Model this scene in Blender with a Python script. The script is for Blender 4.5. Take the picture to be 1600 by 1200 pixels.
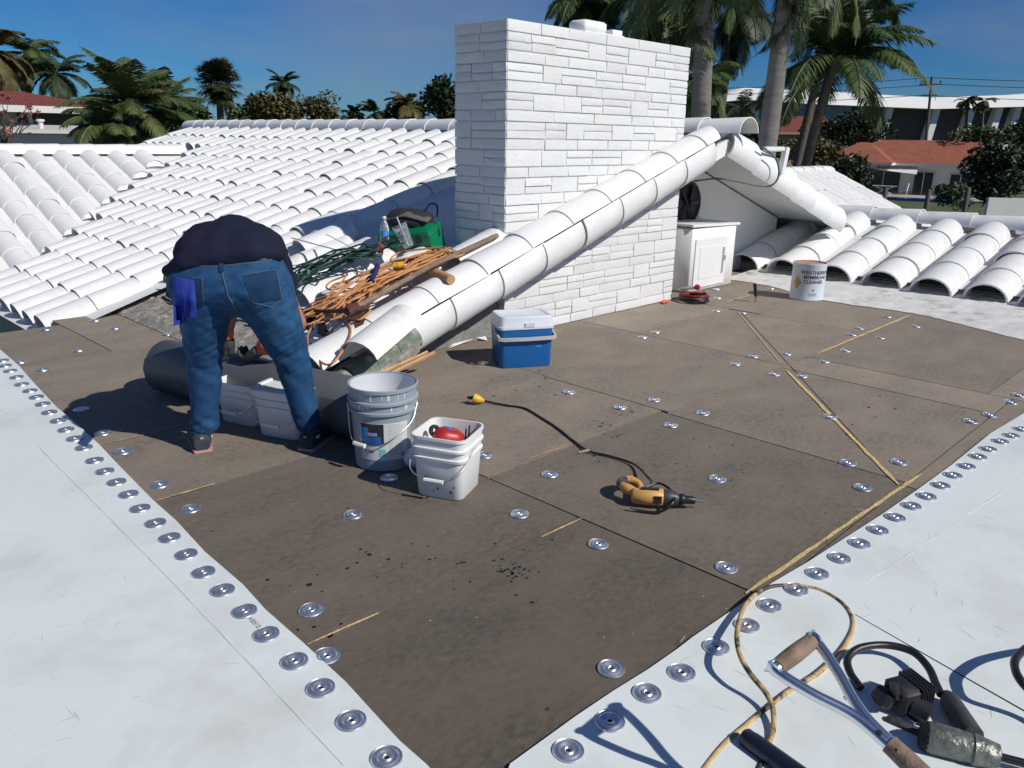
import bpy, bmesh, math, random
from math import sin, cos, pi, radians as RA
from mathutils import Vector as V, Matrix as M, noise as NZ
from mathutils.bvhtree import BVHTree
random.seed(7)
for o in list(bpy.data.objects): bpy.data.objects.remove(o)
sc = bpy.context.scene
COL = sc.collection
# ------------------------------------------------------------------ camera
H = 1.38
FPX = 1240.0
RX, RY, RZ = (0.70195, -0.19983, 0.68361), (-0.71202, -0.2197, 0.6669), (0.01692, -0.95488, -0.29651)
cd = bpy.data.cameras.new('camera'); cam = bpy.data.objects.new('camera', cd); COL.objects.link(cam)
cd.sensor_width = 36.0; cd.lens = 36.0 * FPX / 1600.0; cd.clip_start = 0.05; cd.clip_end = 3000
cam.matrix_world = M(((RX[0], -RX[1], -RX[2], 0), (RY[0], -RY[1], -RY[2], 0), (RZ[0], -RZ[1], -RZ[2], H), (0, 0, 0, 1)))
sc.camera = cam
# ------------------------------------------------------------------ sky and sun
SUN_AZ = math.atan2(-0.978, 0.208); SUN_EL = RA(41)
w = bpy.data.worlds.new('World'); sc.world = w; w.use_nodes = True
nt = w.node_tree; nt.nodes.clear()
sky = nt.nodes.new('ShaderNodeTexSky'); sky.sky_type = 'NISHITA'; sky.sun_disc = False
sky.sun_elevation = SUN_EL; sky.sun_rotation = math.atan2(0.208, -0.978)
sky.altitude = 0; sky.air_density = 1.0; sky.dust_density = 0.0; sky.ozone_density = 2.5
bg = nt.nodes.new('ShaderNodeBackground'); bg.inputs['Strength'].default_value = 0.05
tc = nt.nodes.new('ShaderNodeTexCoord'); mp = nt.nodes.new('ShaderNodeMapping'); mp.inputs['Scale'].default_value = (1.6, 1.6, 6.5)
mp.inputs['Location'].default_value = (2.1, 0.4, 1.2)
cn = nt.nodes.new('ShaderNodeTexNoise'); cn.inputs['Scale'].default_value = 1.1; cn.inputs['Detail'].default_value = 6; cn.inputs['Roughness'].default_value = 0.52
cr = nt.nodes.new('ShaderNodeValToRGB'); cr.color_ramp.elements[0].position = 0.47; cr.color_ramp.elements[1].position = 0.70
cr.color_ramp.elements[0].color = (0, 0, 0, 1); cr.color_ramp.elements[1].color = (0.5, 0.5, 0.5, 1)
mx = nt.nodes.new('ShaderNodeMix'); mx.data_type = 'RGBA'; mx.inputs[7].default_value = (4.6, 5.2, 6.2, 1)
ow = nt.nodes.new('ShaderNodeOutputWorld')
L = nt.links.new
L(tc.outputs['Generated'], mp.inputs['Vector']); L(mp.outputs['Vector'], cn.inputs['Vector']); L(cn.outputs['Fac'], cr.inputs['Fac'])
L(cr.outputs['Color'], mx.inputs[0]); gm = nt.nodes.new('ShaderNodeGamma'); gm.inputs['Gamma'].default_value = 1.12; tn = nt.nodes.new('ShaderNodeMix'); tn.data_type = 'RGBA'; tn.blend_type = 'MULTIPLY'; tn.inputs[0].default_value = 1.0; tn.inputs[7].default_value = (0.20, 0.50, 0.92, 1)
L(sky.outputs['Color'], gm.inputs['Color']); L(gm.outputs['Color'], tn.inputs[6]); L(tn.outputs[2], mx.inputs[6]); L(mx.outputs[2], bg.inputs['Color']); L(bg.outputs['Background'], ow.inputs['Surface'])
sl = bpy.data.lights.new('sun', 'SUN'); sl.energy = 3.9; sl.angle = RA(0.5); sl.color = (1.0, 0.955, 0.89)
so = bpy.data.objects.new('sun', sl); COL.objects.link(so)
so.rotation_euler = V((-cos(SUN_AZ) * cos(SUN_EL), -sin(SUN_AZ) * cos(SUN_EL), -sin(SUN_EL))).to_track_quat('-Z', 'Y').to_euler()
so.location = (0, 0, 30)
sc.view_settings.view_transform = 'Standard'; sc.view_settings.look = 'None'; sc.view_settings.exposure = 0.07; sc.view_settings.gamma = 1.0
sc.render.resolution_x = 1024; sc.render.resolution_y = 768
# ------------------------------------------------------------------ pixel helpers (a pixel is only a direction)
def ray(px, py):
    d = (px - 800.0, py - 600.0, FPX)
    return V((sum(a * b for a, b in zip(RX, d)), sum(a * b for a, b in zip(RY, d)), sum(a * b for a, b in zip(RZ, d))))
C0 = V((0, 0, H))
def G(px, py, z=0.0):
    d = ray(px, py); return C0 + d * ((z - H) / d.z)
def onY(px, py, y):
    d = ray(px, py); return C0 + d * (y / d.y)
def onX(px, py, x):
    d = ray(px, py); return C0 + d * (x / d.x)
def RD(px, py, D):
    d = ray(px, py); return C0 + d * (D / math.hypot(d.x, d.y))
SL = 0.322; RX0 = 2.0
def roofz(x): return (x - RX0) * SL
def onR(px, py, off=0.0):
    d = ray(px, py); return C0 + d * (-(H - off + RX0 * SL) / (d.z - d.x * SL))
# ------------------------------------------------------------------ materials
MATS = {}
def mat(name, col, rough=0.6, metal=0.0, var=0.12, vscale=6.0, bump=0.0, bscale=60.0, coord='Object', col2=None, c2pos=(0.55, 0.75), c2scale=3.0, rnd=0.0, alpha=None, trans=0.0, wave=None, spots=None, stretch=None, sub=0.0, spec=0.5, detail=5):
    if name in MATS: return MATS[name]
    m = bpy.data.materials.new(name); m.use_nodes = True; n = m.node_tree.nodes; l = m.node_tree.links.new
    b = n['Principled BSDF']; b.inputs['Roughness'].default_value = rough; b.inputs['Metallic'].default_value = metal
    b.inputs['Specular IOR Level'].default_value = spec
    t = n.new('ShaderNodeTexCoord')
    if coord == 'World':
        g = n.new('ShaderNodeNewGeometry'); src = g.outputs['Position']
    else: src = t.outputs[coord]
    if stretch:
        mp = n.new('ShaderNodeMapping'); mp.inputs['Scale'].default_value = stretch; l(src, mp.inputs['Vector']); src = mp.outputs['Vector']
    nz = n.new('ShaderNodeTexNoise'); nz.inputs['Scale'].default_value = vscale; nz.inputs['Detail'].default_value = detail; nz.inputs['Roughness'].default_value = 0.62; l(src, nz.inputs['Vector'])
    rp = n.new('ShaderNodeValToRGB'); e = rp.color_ramp.elements
    e[0].position = 0.28; e[1].position = 0.72
    e[0].color = tuple(max(0, c * (1 - var)) for c in col) + (1,); e[1].color = tuple(min(1, c * (1 + var)) for c in col) + (1,)
    l(nz.outputs['Fac'], rp.inputs['Fac']); out = rp.outputs['Color']
    def mixin(fac, c2, a, mode='MIX'):
        k = n.new('ShaderNodeMix'); k.data_type = 'RGBA'; k.blend_type = mode; l(fac, k.inputs[0]); l(a, k.inputs[6]); k.inputs[7].default_value = tuple(c2) + (1,); return k.outputs[2]
    if col2:
        n2 = n.new('ShaderNodeTexNoise'); n2.inputs['Scale'].default_value = c2scale; n2.inputs['Detail'].default_value = 7; n2.inputs['Roughness'].default_value = 0.65; l(src, n2.inputs['Vector'])
        r2 = n.new('ShaderNodeValToRGB'); r2.color_ramp.elements[0].position = c2pos[0]; r2.color_ramp.elements[1].position = c2pos[1]; l(n2.outputs['Fac'], r2.inputs['Fac'])
        out = mixin(r2.outputs['Color'], col2, out)
    if spots:
        vo = n.new('ShaderNodeTexVoronoi'); vo.inputs['Scale'].default_value = spots[0]; l(src, vo.inputs['Vector'])
        r3 = n.new('ShaderNodeValToRGB'); r3.color_ramp.elements[0].position = spots[1]; r3.color_ramp.elements[0].color = (1, 1, 1, 1); r3.color_ramp.elements[1].position = spots[1] + 0.03; r3.color_ramp.elements[1].color = (0, 0, 0, 1)
        l(vo.outputs['Distance'], r3.inputs['Fac'])
        n4 = n.new('ShaderNodeTexNoise'); n4.inputs['Scale'].default_value = spots[0] * 0.35; l(src, n4.inputs['Vector'])
        r4 = n.new('ShaderNodeValToRGB'); r4.color_ramp.elements[0].position = 0.58; r4.color_ramp.elements[1].position = 0.66; l(n4.outputs['Fac'], r4.inputs['Fac'])
        mm = n.new('ShaderNodeMath'); mm.operation = 'MULTIPLY'; l(r3.outputs['Color'], mm.inputs[0]); l(r4.outputs['Color'], mm.inputs[1])
        out = mixin(mm.outputs[0], spots[2], out)
    hgt = None
    if wave:
        wv = n.new('ShaderNodeTexWave'); wv.wave_type = 'BANDS'; wv.bands_direction = wave[0]; wv.inputs['Scale'].default_value = wave[1]; wv.inputs['Distortion'].default_value = wave[2]; l(src, wv.inputs['Vector']); hgt = wv.outputs['Fac']
        k = n.new('ShaderNodeMix'); k.data_type = 'RGBA'; k.blend_type = 'MULTIPLY'; k.inputs[0].default_value = wave[3]; l(out, k.inputs[6]); l(wv.outputs['Color'], k.inputs[7]); out = k.outputs[2]
    if rnd:
        oi = n.new('ShaderNodeObjectInfo'); mr = n.new('ShaderNodeMapRange'); mr.inputs[3].default_value = 1 - rnd; mr.inputs[4].default_value = 1 + rnd; l(oi.outputs['Random'], mr.inputs[0])
        k = n.new('ShaderNodeVectorMath'); k.operation = 'SCALE'; l(out, k.inputs[0]); l(mr.outputs[0], k.inputs['Scale']); out = k.outputs['Vector']
    l(out, b.inputs['Base Color'])
    if bump:
        bn = n.new('ShaderNodeTexNoise'); bn.inputs['Scale'].default_value = bscale; bn.inputs['Detail'].default_value = 6; l(src, bn.inputs['Vector'])
        bu = n.new('ShaderNodeBump'); bu.inputs['Strength'].default_value = bump; bu.inputs['Distance'].default_value = 0.01; l(bn.outputs['Fac'], bu.inputs['Height']); nrm = bu.outputs['Normal']
        if hgt:
            b2 = n.new('ShaderNodeBump'); b2.inputs['Strength'].default_value = 0.7; b2.inputs['Distance'].default_value = 0.06; l(hgt, b2.inputs['Height']); l(nrm, b2.inputs['Normal']); nrm = b2.outputs['Normal']
        l(nrm, b.inputs['Normal'])
    if trans: b.inputs['Transmission Weight'].default_value = trans; b.inputs['IOR'].default_value = 1.3
    if sub: b.inputs['Subsurface Weight'].default_value = sub; b.inputs['Subsurface Radius'].default_value = (0.02, 0.008, 0.004)
    MATS[name] = m; return m
WHITE = mat('white_roof_paint', (0.80, 0.805, 0.79), 0.5, var=0.035, vscale=7, bump=0.22, bscale=70, col2=(0.58, 0.575, 0.53), c2pos=(0.54, 0.86), c2scale=4, rnd=0.04)
WHITEB = mat('white_brick_paint', (0.725, 0.73, 0.715), 0.55, var=0.03, vscale=9, bump=0.45, bscale=45, col2=(0.64, 0.63, 0.59), c2pos=(0.56, 0.90), c2scale=4, rnd=0.03)
WHITEW = mat('white_wall_paint', (0.79, 0.79, 0.77), 0.6, var=0.04, vscale=3, bump=0.25, bscale=80, col2=(0.55, 0.53, 0.49), c2pos=(0.62, 0.9), c2scale=4)
STRIP = mat('painted_flashing', (0.70, 0.70, 0.67), 0.6, var=0.15, vscale=5, bump=0.5, bscale=25, coord='World', col2=(0.22, 0.21, 0.19), c2pos=(0.54, 0.72), c2scale=3.2)
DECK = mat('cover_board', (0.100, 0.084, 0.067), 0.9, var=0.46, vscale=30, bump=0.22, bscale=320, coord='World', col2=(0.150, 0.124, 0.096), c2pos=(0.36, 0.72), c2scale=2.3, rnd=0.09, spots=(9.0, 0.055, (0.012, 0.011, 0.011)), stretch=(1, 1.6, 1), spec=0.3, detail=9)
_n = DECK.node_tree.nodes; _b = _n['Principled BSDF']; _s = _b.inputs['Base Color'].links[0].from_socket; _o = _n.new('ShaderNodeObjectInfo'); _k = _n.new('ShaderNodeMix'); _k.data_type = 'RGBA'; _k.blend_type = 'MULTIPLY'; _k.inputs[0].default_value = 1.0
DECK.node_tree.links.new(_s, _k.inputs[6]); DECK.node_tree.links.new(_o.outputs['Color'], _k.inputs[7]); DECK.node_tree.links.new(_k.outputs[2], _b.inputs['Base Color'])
dbs = DECK.node_tree.nodes['Principled BSDF']; dbs.inputs['Sheen Weight'].default_value = 0.22; dbs.inputs['Sheen Roughness'].default_value = 0.45; dbs.inputs['Sheen Tint'].default_value = (1.0, 0.88, 0.74, 1)
MEMB = mat('white_membrane', (0.73, 0.785, 0.765), 0.42, var=0.025, vscale=1.8, bump=0.06, bscale=14, coord='World', col2=(0.56, 0.57, 0.525), c2pos=(0.48, 0.80), c2scale=2.0, spots=(11.0, 0.035, (0.26, 0.25, 0.24)))
FOAM = mat('yellow_foam', (0.62, 0.46, 0.20), 0.9, var=0.2, vscale=60, bump=0.8, bscale=90, coord='World')
GALV = mat('galvanised_steel', (0.80, 0.82, 0.84), 0.36, 0.93, var=0.1, vscale=40, bump=0.05)
DARK = mat('black_gap', (0.012, 0.012, 0.012), 0.9, var=0.1)
CONC = mat('old_mortar', (0.25, 0.235, 0.205), 0.95, var=0.45, vscale=18, bump=1.0, bscale=30, coord='World', col2=(0.46, 0.44, 0.40), c2pos=(0.5, 0.7), c2scale=9)
STUCCO = mat('grey_stucco', (0.22, 0.22, 0.205), 0.95, var=0.3, vscale=12, bump=0.9, bscale=40, coord='World')
STEEL = mat('polished_steel', (0.80, 0.81, 0.82), 0.24, 1.0, var=0.08, vscale=30)
ALU = mat('dull_aluminium', (0.55, 0.55, 0.54), 0.4, 1.0, var=0.15, vscale=20)
BLACKP = mat('black_plastic', (0.014, 0.014, 0.016), 0.42, var=0.3, vscale=20, bump=0.1)
WPLAS = mat('white_plastic', (0.78, 0.79, 0.78), 0.38, var=0.03, vscale=6, col2=(0.60, 0.58, 0.54), c2pos=(0.62, 0.85), c2scale=12, spec=0.5)
GPLAS = mat('grey_plastic', (0.29, 0.34, 0.38), 0.4, var=0.06, vscale=6, col2=(0.62, 0.63, 0.63), c2pos=(0.66, 0.72), c2scale=9)
WOOD = mat('weathered_wood', (0.21, 0.145, 0.10), 0.75, var=0.45, vscale=14, bump=0.5, bscale=60, stretch=(1, 1, 1))
PINE = mat('pale_wood', (0.50, 0.30, 0.15), 0.7, var=0.25, vscale=18, bump=0.3)
# ------------------------------------------------------------------ mesh helpers
class MB:
    def __init__(s): s.v = []; s.f = []; s.m = []
    def add(s, vs, fs, mi=0):
        b = len(s.v); s.v += [tuple(x) for x in vs]; s.f += [tuple(b + i for i in f) for f in fs]; s.m += [mi] * len(fs); return s
    def box(s, c, d, rot=None, mi=0, bev=0.0):
        hx, hy, hz = d[0] / 2, d[1] / 2, d[2] / 2
        if bev:
            k = bev; pts = []
            for z in (-hz, -hz + k, hz - k, hz):
                i = k if abs(z) == hz else 0
                for (x, y) in ((hx - i - k, hy - i), (hx - i, hy - i - k), (hx - i, -hy + i + k), (hx - i - k, -hy + i), (-hx + i + k, -hy + i), (-hx + i, -hy + i + k), (-hx + i, hy - i - k), (-hx + i + k, hy - i)): pts.append(V((x, y, z)))
            fs = [tuple(range(8)), tuple(reversed(range(24, 32)))]
            for r in range(3):
                for j in range(8): fs.append((r * 8 + j, r * 8 + 8 + j, r * 8 + 8 + (j + 1) % 8, r * 8 + (j + 1) % 8))
        else:
            pts = [V((x, y, z)) for z in (-hz, hz) for (x, y) in ((hx, hy), (-hx, hy), (-hx, -hy), (hx, -hy))]
            fs = [(3, 2, 1, 0), (4, 5, 6, 7), (0, 1, 5, 4), (1, 2, 6, 5), (2, 3, 7, 6), (3, 0, 4, 7)]
        if rot: pts = [rot @ p for p in pts]
        return s.add([p + V(c) for p in pts], fs, mi)
    def prism(s, poly, z0, z1, mi=0):
        n = len(poly); a = sum(poly[i][0] * poly[(i + 1) % n][1] - poly[(i + 1) % n][0] * poly[i][1] for i in range(n))
        if a < 0: poly = list(reversed(poly))
        return s.add([(p[0], p[1], z0) for p in poly] + [(p[0], p[1], z1) for p in poly], [tuple(range(n))[::-1], tuple(range(n, 2 * n))] + [(i, (i + 1) % n, n + (i + 1) % n, n + i) for i in range(n)], mi)
    def tube(s, pts, r, n=8, mi=0, caps=True, up=None):
        pts = [V(p) for p in pts]; k = len(pts); rr = r if isinstance(r, (list, tuple)) else [r] * k
        t0 = (pts[1] - pts[0]).normalized(); u = V((0, 0, 1)) if abs(t0.z) < 0.9 else V((1, 0, 0))
        if up: u = V(up)
        u = (u - t0 * u.dot(t0)).normalized(); vs = []
        for i, p in enumerate(pts):
            t = (pts[min(i + 1, k - 1)] - pts[max(i - 1, 0)]).normalized(); u = (u - t * u.dot(t)); u = u.normalized() if u.length > 1e-6 else t.orthogonal().normalized(); q = t.cross(u)
            for j in range(n): a = 2 * pi * j / n; vs.append(p + (u * cos(a) + q * sin(a)) * rr[i])
        fs = [(i * n + j, i * n + (j + 1) % n, (i + 1) * n + (j + 1) % n, (i + 1) * n + j) for i in range(k - 1) for j in range(n)]
        if caps: fs += [tuple(range(n))[::-1], tuple(range((k - 1) * n, k * n))]
        return s.add(vs, fs, mi)
    def lathe(s, prof, n=24, c=(0, 0, 0), rot=None, mi=0, cap0=False, cap1=False):
        vs = []
        for (r, z) in prof:
            for j in range(n): a = 2 * pi * j / n; p = V((r * cos(a), r * sin(a), z)); vs.append((rot @ p if rot else p) + V(c))
        fs = [(i * n + j, i * n + (j + 1) % n, (i + 1) * n + (j + 1) % n, (i + 1) * n + j) for i in range(len(prof) - 1) for j in range(n)]
        if cap0: fs.append(tuple(range(n))[::-1])
        if cap1: fs.append(tuple(range((len(prof) - 1) * n, len(prof) * n)))
        return s.add(vs, fs, mi)
    def rings(s, rs, mi=0, cap0=True, cap1=True):
        n = len(rs[0]); vs = [p for r in rs for p in r]
        fs = [(i * n + j, i * n + (j + 1) % n, (i + 1) * n + (j + 1) % n, (i + 1) * n + j) for i in range(len(rs) - 1) for j in range(n)]
        if cap0: fs.append(tuple(range(n))[::-1])
        if cap1: fs.append(tuple(range((len(rs) - 1) * n, len(rs) * n)))
        return s.add(vs, fs, mi)
    def grid(s, pts, mi=0, thick=None):
        r, c = len(pts), len(pts[0]); vs = [V(p) for row in pts for p in row]
        fs = [(i * c + j, i * c + j + 1, (i + 1) * c + j + 1, (i + 1) * c + j) for i in range(r - 1) for j in range(c - 1)]
        s.add(vs, fs, mi)
        if thick:
            t = V(thick); s.add([p + t for p in vs], [tuple(reversed(f)) for f in fs], mi)
            b = len(s.v) - 2 * len(vs); n = len(vs)
            edge = [j for j in range(c)] + [i * c + c - 1 for i in range(1, r)] + [(r - 1) * c + j for j in range(c - 2, -1, -1)] + [i * c for i in range(r - 2, 0, -1)]
            for i in range(len(edge)):
                a, d = edge[i], edge[(i + 1) % len(edge)]; s.f.append((b + a, b + n + a, b + n + d, b + d)); s.m.append(mi)
        return s
    def mesh(s, name, mats, smooth=35):
        me = bpy.data.meshes.new(name); me.from_pydata(s.v, [], s.f)
        for mm in (mats if isinstance(mats, (list, tuple)) else [mats]): me.materials.append(mm)
        if s.m: me.polygons.foreach_set('material_index', s.m)
        if smooth:
            me.polygons.foreach_set('use_smooth', [True] * len(me.polygons)); me.set_sharp_from_angle(angle=RA(smooth))
        me.update(); return me
    def build(s, name, mats, parent=None, smooth=35, label=None, cat=None, group=None, kind=None):
        return link(name, s.mesh(name, mats, smooth), parent, None, label, cat, group, kind)
def link(name, me, parent=None, mw=None, label=None, cat=None, group=None, kind=None):
    o = bpy.data.objects.new(name, me); COL.objects.link(o)
    if mw is not None: o.matrix_basis = mw
    if parent is not None:
        o.parent = parent; inv = PINV.get(parent.name)
        o.matrix_parent_inverse = inv if inv is not None else M()
    PINV[o.name] = (WM(o)).inverted()
    return tag(o, label, cat, group, kind)
PINV = {}
def WM(o):
    m = o.matrix_basis.copy()
    if o.parent is not None: m = WM(o.parent) @ o.matrix_parent_inverse @ m
    return m
def tag(o, label=None, cat=None, group=None, kind=None):
    if label: o['label'] = label
    if cat: o['category'] = cat
    if group: o['group'] = group
    if kind: o['kind'] = kind
    return o
def thing(name, label, cat, loc=(0, 0, 0), group=None, kind=None):
    o = bpy.data.objects.new(name, None); COL.objects.link(o); o.location = loc; o.empty_display_size = 0.1
    PINV[o.name] = M.Translation(V(loc)).inverted(); return tag(o, label, cat, group, kind)
def frame(origin, xa, za):
    xa = V(xa).normalized(); za = V(za); za = (za - xa * za.dot(xa)).normalized(); ya = za.cross(xa)
    return M(((xa.x, ya.x, za.x, origin[0]), (xa.y, ya.y, za.y, origin[1]), (xa.z, ya.z, za.z, origin[2]), (0, 0, 0, 1)))
def smooth_path(pts, per=6):
    pts = [V(p) for p in pts]; P = [pts[0] * 2 - pts[1]] + pts + [pts[-1] * 2 - pts[-2]]; out = []
    for i in range(1, len(P) - 2):
        a, b, c, d = P[i - 1:i + 3]
        for k in range(per):
            t = k / per; out.append(0.5 * ((2 * b) + (c - a) * t + (2 * a - 5 * b + 4 * c - d) * t * t + (3 * b - a - 3 * c + d) * t ** 3))
    out.append(pts[-1]); return out
U = random.uniform
# ================================================================== SETTING
GZ = -3.2
GRASS = mat('lawn', (0.06, 0.085, 0.03), 0.95, var=0.4, vscale=0.8, bump=0.6, bscale=20, coord='World', col2=(0.12, 0.10, 0.06), c2pos=(0.5, 0.7), c2scale=0.15)
b = MB(); b.add([(-900, -900, GZ), (900, -900, GZ), (900, 900, GZ), (-900, 900, GZ)], [(0, 1, 2, 3)])
b.build('ground', GRASS, None, 0, kind='structure')
# house body below the roofs
b = MB(); b.box((3.4, 0.2, (GZ - 0.25) / 2 - 0.12), (10.4, 12.0, -GZ - 0.25)); b.build('house_wall', WHITEW, None, 0, 'white plastered house wall below the flat roof', 'wall')
b = MB(); b.box((6.35, 9.2, (GZ - 0.6) / 2), (7.6, 9.3, -GZ - 0.6)); b.build('house_wall', WHITEW, None, 0, 'white plastered house wall below the pitched tile roof', 'wall')
# ---------------------------------------------------------------- flat roof: slab + boards + plates
deck = thing('flat_roof', 'flat roof covered with grey brown cover boards between the white membranes', 'flat roof', (3.5, 1.5, 0), kind='structure')
b = MB(); b.box((3.2, 0.1, -0.145), (10.3, 12.6, 0.2)); b.build('roof_slab', DARK, deck, 0)
DA, DB = V((3.35, 0.965)), V((6.3, 3.42))
def side(p): return (DB.x - DA.x) * (p[1] - DA.y) - (DB.y - DA.y) * (p[0] - DA.x)
def clip(poly, sg):
    out = []
    for i in range(len(poly)):
        a, c = poly[i], poly[(i + 1) % len(poly)]; sa, s2 = side(a) * sg, side(c) * sg
        if sa >= 0: out.append(a)
        if sa * s2 < 0: t = sa / (sa - s2); out.append((a[0] + (c[0] - a[0]) * t, a[1] + (c[1] - a[1]) * t))
    return out
def inset(poly, d):
    n = len(poly); a = sum(poly[i][0] * poly[(i + 1) % n][1] - poly[(i + 1) % n][0] * poly[i][1] for i in range(n))
    if a < 0: poly = list(reversed(poly))
    out = []
    for i in range(n):
        p0, p1, p2 = V(poly[i - 1]), V(poly[i]), V(poly[(i + 1) % n])
        e1, e2 = (p1 - p0).normalized(), (p2 - p1).normalized(); n1, n2 = V((-e1.y, e1.x)), V((-e2.y, e2.x))
        q = (n1 + n2); q = q / max(0.3, q.dot(n1)); out.append(tuple(p1 + q * d))
    return out
cells = []
def cell(x0, x1, y0, y1, cut=False):
    p = [(x0, y0), (x1, y0), (x1, y1), (x0, y1)]
    if cut:
        for sg in (1, -1):
            q = clip(p, sg)
            if len(q) > 2 and abs(sum(q[i][0] * q[(i + 1) % len(q)][1] - q[(i + 1) % len(q)][0] * q[i][1] for i in range(len(q)))) > 0.004: cells.append(q)
    else: cells.append(p)
for y0, y1 in ((0.5, 1.735), (1.735, 2.955), (2.955, 3.70)): cell(0.7, 2.15, y0, y1)
cell(0.7, 2.245, 3.70, 5.39); cell(0.7, 1.757, 5.39, 6.40); cell(1.757, 2.245, 5.39, 6.60)
cell(2.15, 3.42, 0.97, 2.23); cell(2.15, 3.44, 2.23, 3.10); cell(2.25, 3.46, 3.10, 4.0)
cell(2.15, 3.38, 0.3, 0.97); cell(3.38, 5.10, 0.3, 0.97, True); cell(5.10, 7.6, 0.3, 1.10, True)
cell(3.42, 4.72, 0.97, 2.19, True); cell(3.44, 4.79, 2.19, 3.10, True); cell(3.46, 4.79, 3.10, 4.0)
cell(4.72, 5.10, 0.97, 2.19, True); cell(5.10, 7.3, 1.10, 2.20, True)
cell(4.79, 6.12, 2.20, 3.38, True); cell(6.12, 7.5, 2.20, 3.10, True); cell(4.79, 6.14, 3.38, 4.0); cell(6.14, 7.75, 3.10, 3.58); cell(6.14, 8.0, 3.58, 4.6)
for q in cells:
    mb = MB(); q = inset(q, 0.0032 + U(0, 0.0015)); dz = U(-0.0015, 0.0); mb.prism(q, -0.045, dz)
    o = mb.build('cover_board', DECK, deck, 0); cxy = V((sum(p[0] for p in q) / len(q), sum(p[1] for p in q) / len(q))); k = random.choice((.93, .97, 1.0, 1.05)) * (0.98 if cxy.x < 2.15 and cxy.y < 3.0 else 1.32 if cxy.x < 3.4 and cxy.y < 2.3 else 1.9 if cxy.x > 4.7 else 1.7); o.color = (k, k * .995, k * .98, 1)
def ribbon(pts, w, z, name, m, parent, seg=0.05):
    mb = MB(); P = []
    for i in range(len(pts) - 1):
        a, c = V(pts[i]), V(pts[i + 1]); k = max(2, int((c - a).length / seg))
        for j in range(k): P.append(a.lerp(c, j / k))
    P.append(V(pts[-1])); L_, R_ = [], []
    for i, p in enumerate(P):
        t = (P[min(i + 1, len(P) - 1)] - P[max(i - 1, 0)]); t = V((t.x, t.y)).normalized(); nn = V((-t.y, t.x))
        tap = min(1, i / 3 + 0.3, (len(P) - 1 - i) / 3 + 0.3)
        L_.append((p.x + nn.x * w * tap * U(0.55, 1.0), p.y + nn.y * w * tap * U(0.55, 1.0), z + U(0, 0.002))); R_.append((p.x - nn.x * w * tap * U(0.55, 1.0), p.y - nn.y * w * tap * U(0.55, 1.0), z + U(0, 0.002)))
    mb.grid([L_, R_]); return mb.build(name, m, parent, 0)
for A_, B_, w_ in (((1165, 928), (1440, 741), 0.010), ((1228, 578), (1404, 758), 0.013), ((1277, 553), (1422, 493), 0.012), ((245, 783), (335, 757), 0.006), ((480, 1008), (592, 959), 0.006), ((820, 720), (895, 693), 0.0045), ((846, 840), (910, 810), 0.006), ((1135, 472), (1178, 460), 0.012), ((150, 697), (226, 680), 0.006), ((30, 572), (70, 566), 0.006), ((1152, 486), (1218, 566), 0.005)):
    p, q = G(*A_), G(*B_); ribbon([(p.x, p.y), (q.x, q.y)], w_, 0.0025, 'foam_strip', FOAM, deck)
# plates
prof = [(0.0062, 0.0008), (0.0085, 0.0050), (0.012, 0.0056), (0.0155, 0.0010), (0.0195, 0.0010), (0.0235, 0.0058), (0.0265, 0.0058), (0.0305, 0.0014), (0.034, 0.0014), (0.0368, 0.0040), (0.0385, 0.0004)]
pm = MB(); pm.lathe(prof, 20, mi=0); pm.lathe([(0.0064, 0.0012), (0.0, 0.0004)], 10, mi=1)
PLATE = pm.mesh('fastening_plate', [GALV, DARK], 60)
def plate(px, py, parent, z=0.0, dx=0):
    p = G(px, py, z); r = M.Rotation(U(0, 6.28), 4, 'Z') @ M.Rotation(U(-0.035, 0.035), 4, 'X')
    link('fastening_plate', PLATE, parent, M.Translation((p.x, p.y, z + 0.0012)) @ r)
for c in [(250, 758), (192, 706), (127, 640), (67, 578), (298, 796), (552, 805), (608, 747), (486, 954), (510, 1026), (955, 1046), (1135, 888), (935, 851), (812, 804), (859, 742), (757, 712), (1121, 749), (1325, 724), (1405, 723), (1348, 763), (1297, 652), (1098, 646), (1048, 665), (1022, 625), (969, 637), (889, 613), (1517, 659), (1547, 649), (1579, 629), (1592, 618), (1210, 585), (1253, 588), (1149, 569), (1177, 557), (1229, 553), (1288, 565), (1321, 548), (1331, 523), (1343, 513), (1375, 528), (1386, 495), (1431, 510), (1024, 519), (1004, 527), (1119, 486), (1160, 489), (1121, 466), (1204, 451), (1149, 437), (1119, 452), (1097, 473), (161, 677), (32, 566), (123, 548), (180, 513), (149, 501), (72, 515), (262, 523), (755, 568)]:
    plate(c[0], c[1], deck)
rr_ = random.Random(3); mb = MB()
def blotch(px, py, r, z=0.0012):
    p = G(px, py); n = 9; ph = rr_.uniform(0, 6); mb.add([(p.x + r * rr_.uniform(.55, 1.15) * cos(ph + 2 * pi * k / n), p.y + r * rr_.uniform(.55, 1.15) * sin(ph + 2 * pi * k / n), z) for k in range(n)], [tuple(range(n))])
for (cx_, cy_, sx, sy, n_, r_) in ((800, 893, 45, 16, 34, .006), (770, 885, 90, 40, 16, .007), (960, 660, 60, 40, 14, .008), (560, 870, 60, 20, 7, .007), (470, 905, 60, 15, 5, .009), (1080, 700, 120, 60, 16, .006), (850, 590, 80, 35, 12, .008), (1300, 640, 120, 60, 14, .007), (500, 985, 60, 30, 5, .009), (700, 860, 160, 120, 14, .005)):
    for k in range(n_): blotch(cx_ + rr_.gauss(0, sx * .5), cy_ + rr_.gauss(0, sy * .5), r_ * rr_.uniform(.4, 1.3))
o = mb.build('tar_drops', mat('tar_drop', (.012, .011, .011), .5), deck, 0); o['kind'] = 'stuff'
mb = MB()
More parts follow.
